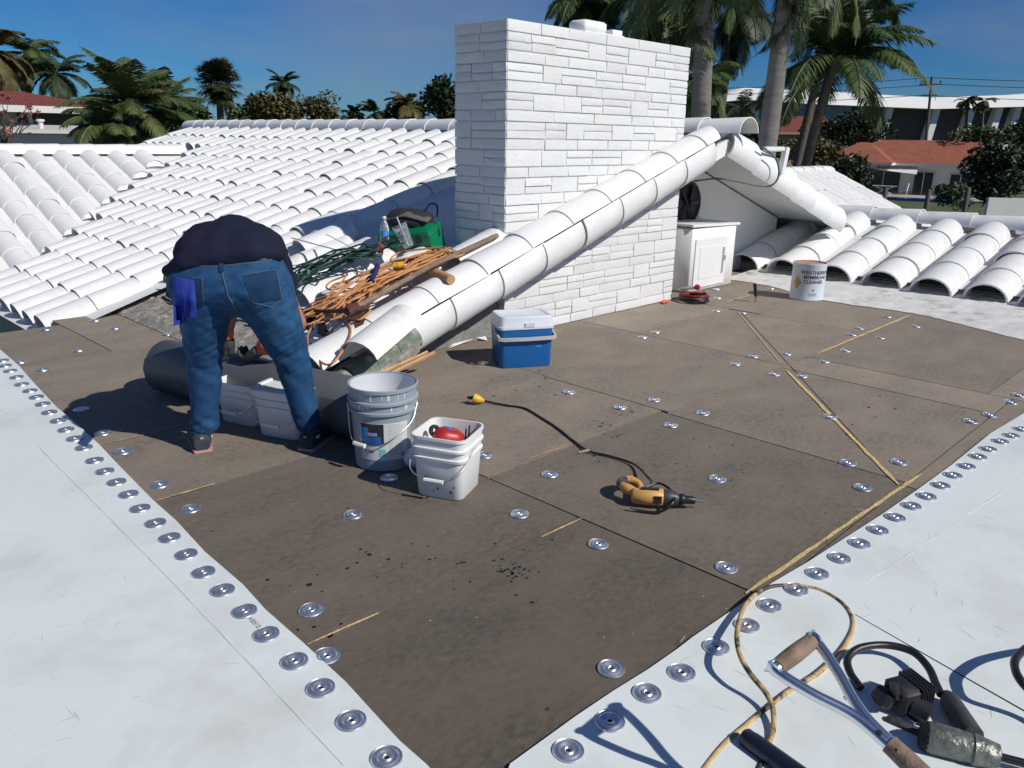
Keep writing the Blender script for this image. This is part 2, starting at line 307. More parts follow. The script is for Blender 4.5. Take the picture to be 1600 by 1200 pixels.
for (cx_, cy_, sx, sy, n_, r_) in ((1140, 728, 30, 14, 12, .010), (930, 718, 22, 8, 5, .012), (890, 730, 15, 8, 3, .008), (1240, 762, 30, 10, 5, .008)):
    for k in range(n_): blotch(cx_ + rr_.gauss(0, sx * .5), cy_ + rr_.gauss(0, sy * .5), r_ * rr_.uniform(.4, 1.2), .0014)
o = mb.build('chalk_marks', mat('blue_chalk', (.13, .15, .22), .9, var=.3, vscale=60), deck, 0); o['kind'] = 'stuff'
mb = MB()
for k in range(90): blotch(rr_.uniform(450, 1450), rr_.uniform(520, 1000), rr_.uniform(.0012, .0032), .0016)
o = mb.build('paint_specks', mat('pale_speck', (.45, .44, .42), .8), deck, 0); o['kind'] = 'stuff'
# white membranes
eL = [(0, 547), (30, 573), (57, 604), (90, 639), (126, 669), (156, 697), (186, 729), (240, 784), (275, 815), (320, 864), (380, 916), (415, 955), (474, 1007), (541, 1069), (590, 1123), (625, 1161), (667, 1198)]
eR = [(797, 1199), (900, 1124), (956, 1086), (1012, 1051), (1059, 1018), (1082, 1000), (1142, 959), (1206, 915), (1262, 882), (1319, 845), (1375, 809), (1431, 770), (1487, 729), (1547, 680), (1600, 648)]
pl = [G(*c) for c in eL]; pr = [G(*c) for c in eR]
def sheet(poly, z, name, label, th=0.0035):
    mb = MB(); mb.prism([(p[0], p[1]) for p in poly], z, z + th); return mb.build(name, MEMB, None, 0, label, 'roofing membrane')
MZ = 0.003
t0 = (pl[0] - pl[2]).normalized()
ml = sheet([pl[0] + t0 * 0.55] + pl + [(0.9, 0.9, 0), (0.8, -2.2, 0), (-2.0, -2.2, 0), (-2.0, 6.45, 0)], MZ, 'membrane_sheet', 'white membrane sheet with a curved plated edge left of the brown boards')
t1 = (pr[-1] - pr[-3]).normalized()
mr = sheet([(0.90, 0.93, 0)] + pr + [pr[-1] + t1 * 2.6, (7.2, -2.2, 0), (0.85, -2.2, 0)], MZ + 0.0045, 'membrane_sheet', 'white membrane sheet with a straight plated edge under the tools')
LP = [G(1335, 965), G(1420, 1014), G(1500, 1060), G(1600, 1117), G(1700, 1175)]
mb = MB(); zz = MZ + 0.0085; mb.grid([[(p.x - 0.0012 * (1 + k * .6), p.y, zz) for k, p in enumerate(LP)], [(p.x + 0.0004 * (1 + k), p.y, zz + 0.001) for k, p in enumerate(LP)]]); mb.build('lap_seam_shadow', DARK, mr, 0)  # black ribbon draws the lap seam with its widening cast shadow painted in
zl = MZ + 0.0036
for c in [(4, 564), (8, 572), (16, 580), (26, 590), (34, 601), (47, 611), (57, 621), (67, 632), (77, 645), (91, 658), (103, 672), (117, 686), (131, 700), (148, 720), (164, 737), (182, 754), (201, 773), (219, 795), (243, 818), (265, 841), (291, 867), (318, 895), (348, 923), (382, 956), (416, 992), (460, 1034), (501, 1076), (549, 1127), (604, 1185)]: plate(c[0], c[1], ml, zl)
for c in [(1244, 922), (1202, 947), (1277, 897), (1312, 873), (1343, 850), (1372, 829), (1399, 809), (1424, 791), (1448, 776), (1470, 759), (1489, 743), (1510, 729), (1528, 714), (1544, 702), (1563, 690), (1580, 681), (1596, 671), (1167, 978), (1119, 1012), (1065, 1052), (1011, 1084), (953, 1128), (888, 1174)]: plate(c[0], c[1], mr, zl + 0.0045)
SCF = mat('scuff_grey', (.52, .55, .53), .7, var=.2, vscale=30); CRS = mat('crease_grey', (.665, .72, .70), .6, var=.05)
ribbon([tuple(G(*c).to_2d()) for c in ((60, 700), (150, 790), (257, 899), (390, 1040), (537, 1200))], .0022, zl + .0003, 'crease', CRS, ml)
ribbon([tuple(G(*c).to_2d()) for c in ((1345, 920), (1450, 850), (1600, 748))], .0018, zl + .0048, 'crease', CRS, mr)
for par, zz, boxes, n_ in ((ml, zl + .0003, ((20, 380, 760, 1180), (20, 240, 860, 1190)), 44), (mr, zl + .0048, ((1020, 1580, 980, 1190), (1330, 1590, 800, 1000)), 60)):
    mb = MB()
    for k in range(n_):
        x0, x1, y0, y1 = boxes[k % 2]; px, py = rr_.uniform(x0, x1), rr_.uniform(y0, y1)
        if par is ml and py < 560 + px * 1.02: continue
        p = G(px, py); a = rr_.uniform(0, 3.14); L_ = rr_.uniform(.004, .035); w_ = rr_.uniform(.0006, .0022); d = V((cos(a), sin(a), 0)); s2 = V((-d.y, d.x, 0)); mb.add([(p + d * t * L_ + s2 * w_ * q * (1 - abs(t)) + V((0, 0, zz))) for t, q in ((-1, 0), (-.3, 1), (.4, .8), (1, 0), (.3, -1), (-.4, -.7))], [tuple(range(6))])
    o = mb.build('scuffs', SCF, par, 0); o['kind'] = 'stuff'
# stamped number on the left sheet
def text(s, loc, size, xdir, up, m, parent, name, label=None, ext=0.0004):
    cu = bpy.data.curves.new(name, 'FONT'); cu.body = s; cu.size = size; cu.extrude = ext; cu.align_x = 'CENTER'; cu.align_y = 'CENTER'
    o = bpy.data.objects.new('t', cu); COL.objects.link(o); dg = bpy.context.evaluated_depsgraph_get(); me = bpy.data.meshes.new_from_object(o.evaluated_get(dg)); bpy.data.objects.remove(o)
    me.materials.clear(); me.materials.append(m)
    z = V(xdir).cross(V(up)); return link(name, me, parent, frame(loc, xdir, z), label)
INK = mat('grey_ink', (0.16, 0.16, 0.17), 0.8, var=0.1)
BLK = mat('black_ink', (0.02, 0.02, 0.025), 0.6, var=0.1)
q0, q1 = G(388, 962, zl + .0006), G(411, 986, zl + .0006); dq = (q1 - q0).normalized()
text('0021500W', (q0 + q1) / 2 + V((0, 0, 0.0004)), 0.020, -dq, V((0, 0, 1)).cross(-dq), INK, ml, 'stamped_number', ext=0.0002)
# painted flashing strip along the low eave
stripe = [G(1132, 436), G(1200, 447), G(1290, 470), G(1425, 490), G(1500, 507), G(1600, 532), V((6.55, 0.55, 0)), V((6.2, -1.0, 0))]
mb = MB(); rows = []
SP = smooth_path([(p.x, p.y, 0) for p in stripe], 10)
for i, p in enumerate(SP):
    row = []
    for k in range(9):
        t = k / 8; x = p.x + (8.45 - p.x) * t; row.append((x + U(-.01, .01), p.y + U(-.01, .01), 0.004 + 0.05 * t + (0 if k == 0 else U(0, 0.012))))
    rows.append(row)
mb.grid(rows); mb.build('flashing_strip', STRIP, None, 60, 'dirty white painted flashing strip along the low tile eave', 'flashing')
# ---------------------------------------------------------------- barrel tiles
def tile_mesh(name, L_, r0, r1, hgt=1.0, n=9, th=0.010, arc=pi, m=WHITE):
    """local x: up the slope; z: out of the roof; r0 at the lower end, r1 at the upper end"""
    mb = MB(); vs = []
    for (x, r) in ((0, r0), (L_ * 0.5, (r0 + r1) / 2), (L_, r1)):
        for k in range(n + 1):
            a = (pi - arc) / 2 + arc * k / n; vs.append((x, -r * cos(a), r * sin(a) * hgt))
        for k in range(n + 1):
            a = (pi - arc) / 2 + arc * k / n; q = r - th; vs.append((x, -q * cos(a), q * sin(a) * hgt))
    s = 2 * (n + 1); fs = []
    for i in range(2):
        for k in range(n):
            fs.append((i * s + k, i * s + k + 1, (i + 1) * s + k + 1, (i + 1) * s + k)); d = n + 1
            fs.append((i * s + d + k + 1, i * s + d + k, (i + 1) * s + d + k, (i + 1) * s + d + k + 1))
    for k in range(n):
        fs.append((k, n + 1 + k, n + 2 + k, k + 1)); e = 2 * s; fs.append((e + k + 1, e + n + 2 + k, e + n + 1 + k, e + k))
    mb.add(vs, fs); return mb.mesh(name, m, 40)
TILE = [tile_mesh('tile', 0.47, 0.136 + d, 0.125 + d, 0.78 + d) for d in (0, 0.006, -0.005)]
ang = math.atan(SL); UPX = V((cos(ang), 0, sin(ang))); NX = V((-sin(ang), 0, cos(ang)))
main = thing('tile_roof', 'large white painted barrel tile roof with a long straight ridge behind the chimney', 'roof', (4, 9, 0))
mb = MB()
# underlay planes (both slopes)
mb.add([(1.65, 6.42, roofz(1.65)), (6.41, 6.42, roofz(6.41)), (6.41, 14.1, roofz(6.41)), (1.65, 14.1, roofz(1.65))], [(0, 1, 2, 3)])
mb.add([(2.78, 3.72, roofz(2.78)), (6.41, 3.72, roofz(6.41)), (6.41, 6.42, roofz(6.41)), (2.78, 6.42, roofz(2.78))], [(0, 1, 2, 3)])
EX = 10.9; ez = roofz(6.41) - SL * (EX - 6.41)
mb.add([(6.41, 3.72, roofz(6.41)), (EX, 3.72, ez), (EX, 14.1, ez), (6.41, 14.1, roofz(6.41))], [(0, 1, 2, 3)])
mb.build('underlay', mat('white_underlay', (0.74, 0.745, 0.73), 0.6, var=0.05, vscale=3, bump=0.3, bscale=12, coord='World'), main, 0)
EXPO = 0.395; ROW = 0.322; rest = MB(); cnt = 0
def put_tile(mb_parent, meshes, p, xa, na, tilt=0.020, jit=0.008, name='tile'):
    xa = V(xa).normalized(); na = V(na); q = M.Rotation(tilt + U(-.008, .008), 3, xa.cross(na) * -1)
    x2 = q @ xa; ya = V(na).cross(xa); p = V(p) + ya * U(-jit, jit) + xa * U(-jit, jit)
    x2 = (x2 + ya * U(-.012, .012)).normalized(); return link(name, random.choice(meshes), mb_parent, frame(p, x2, na))
ny = int((13.95 - 4.0) / ROW)
for r in range(ny + 1):
    y = 4.16 + r * ROW
    k = -1
    while True:
        k += 1; x = 1.72 + k * EXPO * cos(ang)
        if x > 6.22: break
        if y < 6.5 and x < 2.62: continue
        if 8.8 <= y <= 12.1 and x < 2.0 + (y - 8.75): continue
        if y > 12.1 and x < 5.3 - (y - 12.1) * 1.0: continue
        if y < 5.55 and x > 3.25: continue
        p = V((x, y, roofz(x) + 0.004))
        if y < 6.5 and 2.62 <= x < 3.0: p += V((U(-.06, .05), 0, 0))
        put_tile(main, TILE, p, UPX, NX); cnt += 1
# tiles of the far (hidden) slope joined, seen only along its edge
UPE = V((cos(ang), 0, -sin(ang))); NE = V((sin(ang), 0, cos(ang)))
tm = TILE[0]; tv = [v.co.copy() for v in tm.vertices]; tf = [tuple(p.vertices) for p in tm.polygons]
for r in range(24):
    y = 4.1 + r * ROW
    for k in range(11):
        s_ = 0.12 + k * EXPO; p = V((6.41, y, roofz(6.41) + 0.02)) + UPE * (s_ + 0.45)
        mm = frame(p, -UPE, NE) ; rest.add([mm @ v for v in tv], tf)
o = rest.build('tile_field', WHITE, main, 40); o['kind'] = 'stuff'
# ridge tiles
RIDGE = tile_mesh('ridge_tile', 0.46, 0.163, 0.152, 0.8)
k = 0
while True:
    y = 3.50 + k * 0.41
    if y > 13.9: break
    put_tile(main, [RIDGE], (6.41, y, roofz(6.41) + 0.03), (0, 1, 0), (0, 0, 1), 0.012, 0.01, 'ridge_tile'); k += 1
# near rake: cap row + side row, both climbing to the peak
CAP = tile_mesh('rake_tile', 0.46, 0.180, 0.170, 1.0, 10, 0.011, RA(102)); SIDE = tile_mesh('rake_tile', 0.46, 0.176, 0.166, 1.0, 10, 0.011, RA(98))
rk = thing('rake_edge', 'double row of white rake tiles climbing past the chimney to the peak', 'roof edge', (2.5, 3.7, 0))
k = 0
while True:
    x = 2.30 + k * 0.418
    if x > 6.2: break
    put_tile(rk, [CAP], (x, 3.82, roofz(x) - 0.05), UPX, (NX * cos(RA(8)) + V((0, -sin(RA(8)), 0))).normalized(), 0.006, 0.003, 'rake_tile')
    x = 2.81 + k * 0.418
    if x < 6.15: put_tile(rk, [SIDE], (x, 3.82, roofz(x) - 0.052), UPX, (NX * cos(RA(110)) + V((0, -sin(RA(110)), 0))).normalized(), 0.006, 0.003, 'rake_tile')
    k += 1
# right rake: descends from the peak to the low roof
UPW = V((-cos(ang), 0, sin(ang))); NW = V((sin(ang), 0, cos(ang)))
WCAP = tile_mesh('rake_tile', 0.47, 0.185, 0.165, 0.9, 12, 0.016)
rk2 = thing('rake_edge', 'white rake tiles running down right from the gable peak', 'roof edge', (8.9, 3.6, 0.5))
for k in range(6):
    x = 8.95 - k * 0.418; z = roofz(6.41) - SL * (x - 6.41)
    put_tile(rk2, [WCAP], (x, 3.785, z - 0.045), UPW, (NW + V((0, -0.95, 0))).normalized(), 0.03, 0.003, 'rake_tile')
# gable: wall, soffit boards, barge boards
gw = thing('gable_wall', 'white gable wall in shade below the roof peak', 'wall', (6.4, 4.45, 0))
zp = roofz(6.41)
mb = MB(); pts = [(5.9, 0.0), (9.0, 0.0), (9.0, zp - SL * (9.0 - 6.41) - 0.06), (6.41, zp - 0.06), (5.9, roofz(5.9) - 0.06)]
vs = [(x, 4.45, z) for x, z in pts] + [(x, 4.62, z) for x, z in pts]; n_ = len(pts)
mb.add(vs, [tuple(range(n_)), tuple(range(n_, 2 * n_))[::-1]] + [(i, n_ + i, n_ + (i + 1) % n_, (i + 1) % n_) for i in range(n_)]); mb.build('wall', WHITEW, gw, 0)
def slab(x0, x1, y0, y1, zf, th, m, name, parent):
    q = MB(); q.add([(x0, y0, zf(x0)), (x1, y0, zf(x1)), (x1, y1, zf(x1)), (x0, y1, zf(x0)), (x0, y0, zf(x0) - th), (x1, y0, zf(x1) - th), (x1, y1, zf(x1) - th), (x0, y1, zf(x0) - th)], [(0, 1, 2, 3), (7, 6, 5, 4), (0, 4, 5, 1), (1, 5, 6, 2), (2, 6, 7, 3), (3, 7, 4, 0)]); return q.build(name, m, parent, 0)
slab(6.41, 9.05, 3.74, 4.46, lambda x: zp - SL * (x - 6.41) - 0.012, 0.03, WHITEW, 'soffit', gw)
slab(2.55, 6.40, 3.74, 4.46, lambda x: roofz(x) - 0.012, 0.03, WHITEW, 'soffit', gw)
slab(6.41, 8.95, 3.70, 3.735, lambda x: zp - SL * (x - 6.41) - 0.02, 0.10, WHITEW, 'barge_board', gw)
slab(3.3, 6.40, 3.70, 3.735, lambda x: roofz(x) - 0.02, 0.13, WHITEW, 'barge_board', gw)
mb = MB(); P_ = [(2.5, 0.0), (3.935, 0.0), (3.935, roofz(3.935) - 0.05), (2.5, roofz(2.5) - 0.05)]
vs = [(x, 4.0, z) for x, z in P_] + [(x, 4.2, z) for x, z in P_]
mb.add(vs, [(0, 1, 2, 3), (7, 6, 5, 4), (0, 4, 5, 1), (1, 5, 6, 2), (2, 6, 7, 3), (3, 7, 4, 0)]); mb.build('parapet_wall', STUCCO, None, 0, 'rough grey stucco wall under the rake left of the chimney', 'wall')
mb = MB(); tri = [G(700, 545, .004), G(752, 512, .05), G(744, 528, .02), G(762, 532, .004)]
mb.add([tuple(p) for p in tri] + [(p.x + .01, p.y + .02, p.z + .004) for p in tri], [(0, 1, 2), (2, 1, 3), (6, 5, 4), (7, 5, 6)]); mb.build('membrane_scrap', WHITEW, None, 0, 'small torn white membrane scrap at the foot of the grey stucco wall', 'scrap')
# broken lower end of the rake: old green tiles, mortar, battens
br = thing('broken_rake_end', 'exposed mortar and old green tiles in the broken rake end', 'mortar bed', (2.6, 3.75, 0))
rub = MB(); rows = []
for i in range(16):
    x = 2.22 + i * 0.045; rows.append([(x, 3.60 + j * 0.03, max(0.004, roofz(x) - 0.08 + 0.06 * sin(j * .4) + NZ.noise(V((x * 9, j * .9, 3))) * 0.03)) for j in range(10)])
rub.grid(rows, thick=(0, 0, -0.06)); rub.build('mortar', CONC, br, 50)
GREENT = mat('old_green_tile', (0.12, 0.16, 0.115), 0.75, var=0.35, vscale=14, bump=0.5, col2=(0.36, 0.34, 0.3), c2pos=(0.5, 0.7), c2scale=12, rnd=.15)
GT = tile_mesh('old_tile', 0.17, 0.07, 0.068, 0.9, 6, m=GREENT)
for k in range(4):
    x = 2.26 + k * 0.165; put_tile(br, [GT], (x, 3.66, max(0.02, roofz(x) - 0.065)), UPX, (NX * .6 + V((0, -.8, 0))).normalized(), 0.02, 0.006, 'old_tile')
for (x0, x1, dy, dz) in ((2.28, 2.95, -0.135, 0.0), (2.38, 2.98, -0.165, -0.012)):
    q = MB(); q.tube([(x0, 3.73 + dy, max(.014, roofz(x0) - 0.12 + dz)), (x1, 3.73 + dy, max(0.016, roofz(x1) - 0.17 + dz))], 0.012, 5); q.build('batten', PINE, br, 0)
# mortar bed left where the lowest tiles were taken off
rub = MB(); rows = []
for i in range(14):
    rows.append([(2.20 + i * 0.045, 3.95 + j * 0.055, 0.004 + max(0, (i * 0.045) * 0.28) + abs(NZ.noise(V((i * .55, j * .6, 1)))) * 0.05 * min(1, i / 2)) for j in range(49)])
rub.grid(rows, thick=(0, 0, -0.05)); bed = rub.build('mortar_bed', CONC, None, 50, 'rough grey mortar bed along the torn edge of the tile roof', 'mortar bed')
TARSHADE = mat('tar_and_shade_black', (0.018, 0.018, 0.02), 0.7, var=0.5, vscale=12, bump=0.6)  # tar black, also the painted shade inside the low roof's barrel mouths
for k in range(9):
    y = 4.15 + k * 0.30 + U(-.06, .06); x = 2.58 + U(-.08, .06); q = MB()
    a = [V((x + U(-.02, .0), y - U(.08, .13), 0.10)), V((x + U(.0, .03), y + U(.08, .13), 0.10)), V((x + U(-.05, .02), y + U(-.06, .06), 0.10 + U(.12, .2)))]
    for p in a: p.z += (p.x - 2.45) * .3
    d = V((0.016, 0, 0.004)); q.add(a + [p + d for p in a], [(0, 1, 2), (5, 4, 3), (0, 3, 4, 1), (1, 4, 5, 2), (2, 5, 3, 0)])
    q.build('black_shard', TARSHADE, bed, 0)  # upright black triangles along the torn tile edge
# ---------------------------------------------------------------- wing roof (left)
wing = thing('tile_roof', 'white barrel tile wing roof with wide flat pans at the far left', 'roof', (2.5, 11, 0))
YR, ZR = 12.04, roofz(5.33)
def wz(y): return ZR - (YR - y) * SL
mb = MB(); mb.add([(5.33, YR, ZR), (-6, YR, ZR), (-6, 8.0, wz(8.0)), (1.27, 8.0, wz(8.0))], [(0, 1, 2, 3)])
mb.add([(5.33, YR, ZR), (-6, YR, ZR), (-6, 16, ZR - 4 * SL), (9.0, 16, ZR - 4 * SL)], [(3, 2, 1, 0)]); mb.build('underlay', MATS['white_underlay'], wing, 0)
UPY = V((0, cos(ang), sin(ang))); NY = V((0, -sin(ang), cos(ang)))
WT = [tile_mesh('tile', 0.48, 0.125 + d, 0.117 + d, 0.85) for d in (0, .005)]
for r in range(20):
    x = 4.98 - r * 0.345; last = None
    for k in range(10):
        y = YR - 0.56 - k * 0.385
        if x - 0.02 > 5.30 - (YR - y) + 0.16 or y < 7.9: continue
        put_tile(wing, WT, (x, y, wz(y) + 0.004), UPY, NY, 0.014, 0.006); last = (x, y)
    if last is None: continue
    mb = MB(); e = V((last[0], last[1] + 0.012, wz(last[1]) + 0.0)); mb.add([e + V((-0.118 * cos(pi * q / 10), 0, 0)) + NY * (0.10 * sin(pi * q / 10)) for q in range(11)] + [e + V((-0.15 * cos(pi * q / 10), -0.05, -.015)) + NY * (0.05 * sin(pi * q / 10)) for q in range(11)], [tuple(range(11))] + [(q, q + 1, q + 12, q + 11) for q in range(10)]); mb.build('mortar_plug', WHITE, wing, 40)
for k in range(26):
    put_tile(wing, [RIDGE], (5.30 - k * 0.42, YR + .02, ZR + 0.0), (-1, 0, 0), (0, 0, 1), 0.0, 0.006, 'ridge_tile')
# ---------------------------------------------------------------- low roof (right)
low = thing('tile_roof', 'low white barrel tile roof with large open barrel ends at right', 'roof', (8.2, 2, 0))
LS = 0.234; la = math.atan(LS); UPL = V((cos(la), 0, sin(la))); NL = V((-sin(la), 0, cos(la)))
def lz(x): return 0.065 + (x - 8.1) * LS
mb = MB(); mb.add([(8.22, -2.4, lz(8.22)), (9.9, -2.4, lz(9.9)), (9.9, 5.2, lz(9.9)), (8.22, 5.2, lz(8.22))], [(0, 1, 2, 3)])
mb.add([(9.9, -2.4, lz(9.9)), (13, -2.4, lz(9.9) - .9), (13, 5.2, lz(9.9) - .9), (9.9, 5.2, lz(9.9))], [(0, 1, 2, 3)])
mb.build('underlay', MATS['white_underlay'], low, 0)
mb = MB(); mb.box((8.26, 1.4, 0.02), (0.05, 7.5, 0.12)); mb.build('eave_shade_fill', STUCCO, low, 0)  # fill below the pans, its grey standing in for shade between barrels
LT = [tile_mesh('tile', 0.56, 0.188 + d, 0.177 + d, 0.84, 11, 0.018) for d in (0, .006)]
for y in (4.33, 3.85, 3.32, 2.83, 2.37, 1.92, 1.47, 1.02, 0.57, 0.12, -0.33, -0.78, -1.23, -1.68, -2.1):
    for k in range(4):
        x = 8.06 + k * 0.45 + U(-.02, .02) * (k == 0); put_tile(low, LT, (x, y, lz(x) - 0.012), UPL, NL, 0.014, 0.008)
    mb = MB(); e = V((8.24, y, lz(8.24) - .03)); mb.add([e + V((0, -0.178 * cos(pi * q / 10), 0)) + NL * (0.155 * sin(pi * q / 10)) for q in range(11)], [tuple(range(11))]); mb.build('mouth_shade', TARSHADE, low, 0)  # black half disc paints the shade deep inside each barrel mouth
LR = tile_mesh('ridge_tile', 0.62, 0.165, 0.15, 0.85)
for k in range(14): put_tile(low, [LR], (9.95, -2.3 + k * 0.545, lz(9.9) + 0.05), (0, 1, 0), (0, 0, 1), 0.02, 0.006, 'ridge_tile')
# small slope showing between the right rake and the low ridge
Y0 = 7.0; A_, B_ = onY(1234, 258, Y0), onY(1292, 257, Y0); bs_s = .464; ba = math.atan(bs_s); UPB = V((0, cos(ba), sin(ba))); NB = V((0, -sin(ba), cos(ba)))
back = thing('tile_roof', 'small white tile slope showing beyond the right rake', 'roof', (A_.x, Y0, 0)); x0b, x1b = A_.x - 1.6, B_.x + .05
mb = MB(); mb.add([(x0b, Y0, A_.z - .12), (x1b, Y0, A_.z - .12), (x1b, Y0 - 2.6, A_.z - .12 - 2.6 * bs_s), (x0b, Y0 - 2.6, A_.z - .12 - 2.6 * bs_s), (x0b, Y0 + 2.6, A_.z - .12 - 2.6 * bs_s), (x1b, Y0 + 2.6, A_.z - .12 - 2.6 * bs_s)], [(3, 2, 1, 0), (0, 1, 5, 4), (1, 2, 5), (0, 4, 3)]); mb.build('underlay', MATS['white_underlay'], back, 0)
k = 0
while x1b - .14 - k * .29 > x0b:
    for j in range(7):
        y = Y0 - .42 - j * .36; put_tile(back, TILE, (x1b - .14 - k * .29, y, A_.z - .115 - (Y0 - y) * bs_s), UPB, NB, .02, .006)
    k += 1
for j in range(6): put_tile(back, [RIDGE], (x1b - .42 - j * .42, Y0, A_.z - .15), (1, 0, 0), (0, 0, 1), .01, .006, 'ridge_tile')
# ---------------------------------------------------------------- chimney
ch = thing('chimney', 'tall white painted chimney of rough split face brick', 'chimney', (5.0, 4.2, 0))
CX0, CX1, CY0, CY1, CZ = 3.945, 6.09, 3.945, 4.46, 2.115
mb = MB(); mb.box(((CX0 + CX1) / 2, (CY0 + CY1) / 2, CZ / 2), (CX1 - CX0 - 0.015, CY1 - CY0 - 0.015, CZ)); mb.build('core', WHITEB, ch, 0)
def brick(u0, u1, v0, v1, P, Un, Nn):
    """P(u,v)->point on the face, Un unit along u, Nn outward"""
    g = 0.002; u0 += .0012; u1 -= .0012; v0 += g; v1 -= g; nu = 5; nv = 3; mbk = MB(); front = []; back = []
    dep = U(0.012, 0.0165); tl = U(-.0025, .0025); cu = U(0.2, 0.8); cv = U(-1, 1)
    for i in range(nv):
        fr = []; bk = []
        for j in range(nu):
            a = j / (nu - 1); c = i / (nv - 1); u = u0 + (u1 - u0) * a; v = v0 + (v1 - v0) * c
            edge = (i in (0, nv - 1)) or (j in (0, nu - 1))
            d = dep + tl * (c - .5) * 2 + (U(-.001, .002) if edge else U(0.0005, 0.005)) + (0.003 if (a - cu) * cv > 0 else 0) * (0 if edge else 1)
            if edge: u += (0.0018 if j == 0 else -0.0018 if j == nu - 1 else 0) + U(-.0012, .0012); v += (0.002 if i == 0 else -0.002 if i == nv - 1 else 0) + U(-.001, .001)
            fr.append(P(u, v) + Nn * (d - 0.012)); bk.append(P(u, v) + Nn * (-0.0125))
        front.append(fr); back.append(bk)
    n = nu * nv; vs = [p for r in front for p in r] + [p for r in back for p in r]
    fs = [(i * nu + j, i * nu + j + 1, (i + 1) * nu + j + 1, (i + 1) * nu + j) for i in range(nv - 1) for j in range(nu - 1)]
    e = list(range(nu)) + [i * nu + nu - 1 for i in range(1, nv)] + [(nv - 1) * nu + j for j in range(nu - 2, -1, -1)] + [i * nu for i in range(nv - 2, 0, -1)]
    fs += [(e[i], n + e[i], n + e[(i + 1) % len(e)], e[(i + 1) % len(e)]) for i in range(len(e))]
    mbk.add(vs, fs); mbk.build('brick', WHITEB, ch, 28)
def face(Ltot, P, Un, Nn, wmin, wmax, skip=None):
    v = CZ; r = 0
    while v > 0.0:
        h_ = 0.0735 if r % 2 == 0 else 0.112; v0 = max(0.0, v - h_)
        if v - v0 < 0.02: break
        u = 0.0; split = random.random() < 0.6
        while u < Ltot - 1e-4:
            w_ = U(wmin, wmax) * (0.85 if r % 2 else 1.0); u1 = u + w_
            if Ltot - u1 < wmin * 0.5: u1 = Ltot
            if not (skip and skip(u, u1, v0, v)):
                if r % 2 and split:
                    mid = (v + v0) / 2 + U(-.006, .006); brick(u, u1, v0, mid, P, Un, Nn); brick(u, u1, mid, v, P, Un, Nn)
                else: brick(u, u1, v0, v, P, Un, Nn)
            split = random.random() < (0.45 if split else 0.85); u = u1
        v = v0; r += 1
def front_skip(u, u1, v0, v1):   # behind the rake tiles
    x0, x1 = CX0 + u, CX0 + u1; lo = roofz(x0) - 0.10; hi = roofz(x0) + 0.02
    return v0 > roofz(x1) - 0.08 and v1 < roofz(x0) + 0.06 or (v1 < roofz(x0) and x1 < 4.3 and False)
face(CX1 - CX0, lambda u, v: V((CX0 + u, CY0, v)), V((1, 0, 0)), V((0, -1, 0)), 0.22, 0.48, front_skip)
face(CY1 - CY0, lambda u, v: V((CX0, CY1 - u, v)), V((0, -1, 0)), V((-1, 0, 0)), 0.16, 0.36, lambda u, u1, v0, v1: v1 < roofz(CX0) - .02)
capb = thing('vent_cap', 'white box shaped vent on top of the chimney', 'vent', (5.3, 4.2, CZ))
pa, pb = onY(893, 41, 4.2), onY(962, 50, 4.2)
mb = MB(); mb.box(((pa.x + pb.x) / 2, 4.2, CZ + 0.018), (pb.x - pa.x - 0.06, 0.22, 0.026)); mb.build('base_plate', WHITE, capb, 0)
mb = MB(); mb.box((pa.x + 0.19, 4.2, CZ + 0.071), (0.27, 0.17, 0.084), None, 0, 0.016); mb.build('hood', WHITE, capb, 50)
mb = MB(); mb.box((pa.x + 0.43, 4.2, CZ + 0.052), (0.12, 0.2, 0.034)); mb.build('outlet', WHITE, capb, 0)
# utility box and round vent beside the chimney
ub = thing('utility_box', 'white painted electrical cabinet standing against the gable wall', 'utility box', (6.85, 4.2, 0))
mb = MB(); mb.box((6.86, 4.225, 0.30), (0.80, 0.44, 0.60), None, 0, 0.012); mb.build('cabinet', WHITEW, ub, 50)
mb = MB(); mb.box((6.87, 4.228, 0.617), (0.86, 0.47, 0.022), M.Rotation(0.03, 3, 'Y')); mb.build('lid', WHITEW, ub, 0)
mb = MB(); mb.box((6.80, 3.998, 0.27), (0.40, 0.014, 0.30)); o = mb.build('door', WHITEW, ub, 0)
mb = MB(); mb.box((7.03, 3.985, 0.29), (0.03, 0.02, 0.05)); mb.box((7.02, 3.988, 0.27), (0.012, 0.012, 0.25)); mb.build('latch', ALU, o, 0)
mb = MB(); mb.box((6.80, 3.9985, 0.27), (0.56, 0.008, 0.46)); mb.build('door_frame', WHITEW, ub, 0)
vt = thing('round_vent', 'round black vent on the gable wall next to the chimney', 'vent', (7.04, 4.45, 0.77))
rot = M.Rotation(pi / 2, 3, 'X')
mb = MB(); mb.lathe([(0.0, 0.035), (0.17, 0.04), (0.195, 0.065), (0.215, 0.05), (0.215, 0.0)], 32, (6.98, 4.45, 0.785), rot); mb.build('housing', BLACKP, vt, 40)
for k in range(5):
    mb = MB(); a = k * 2 * pi / 5; R2 = M.Rotation(-a, 3, 'Y'); mb.box(V((6.98, 4.395, 0.785)) + R2 @ V((0.095, 0, 0)), (0.15, 0.006, 0.05), R2 @ M.Rotation(0.4, 3, 'X')); mb.build('blade', BLACKP, vt, 0)
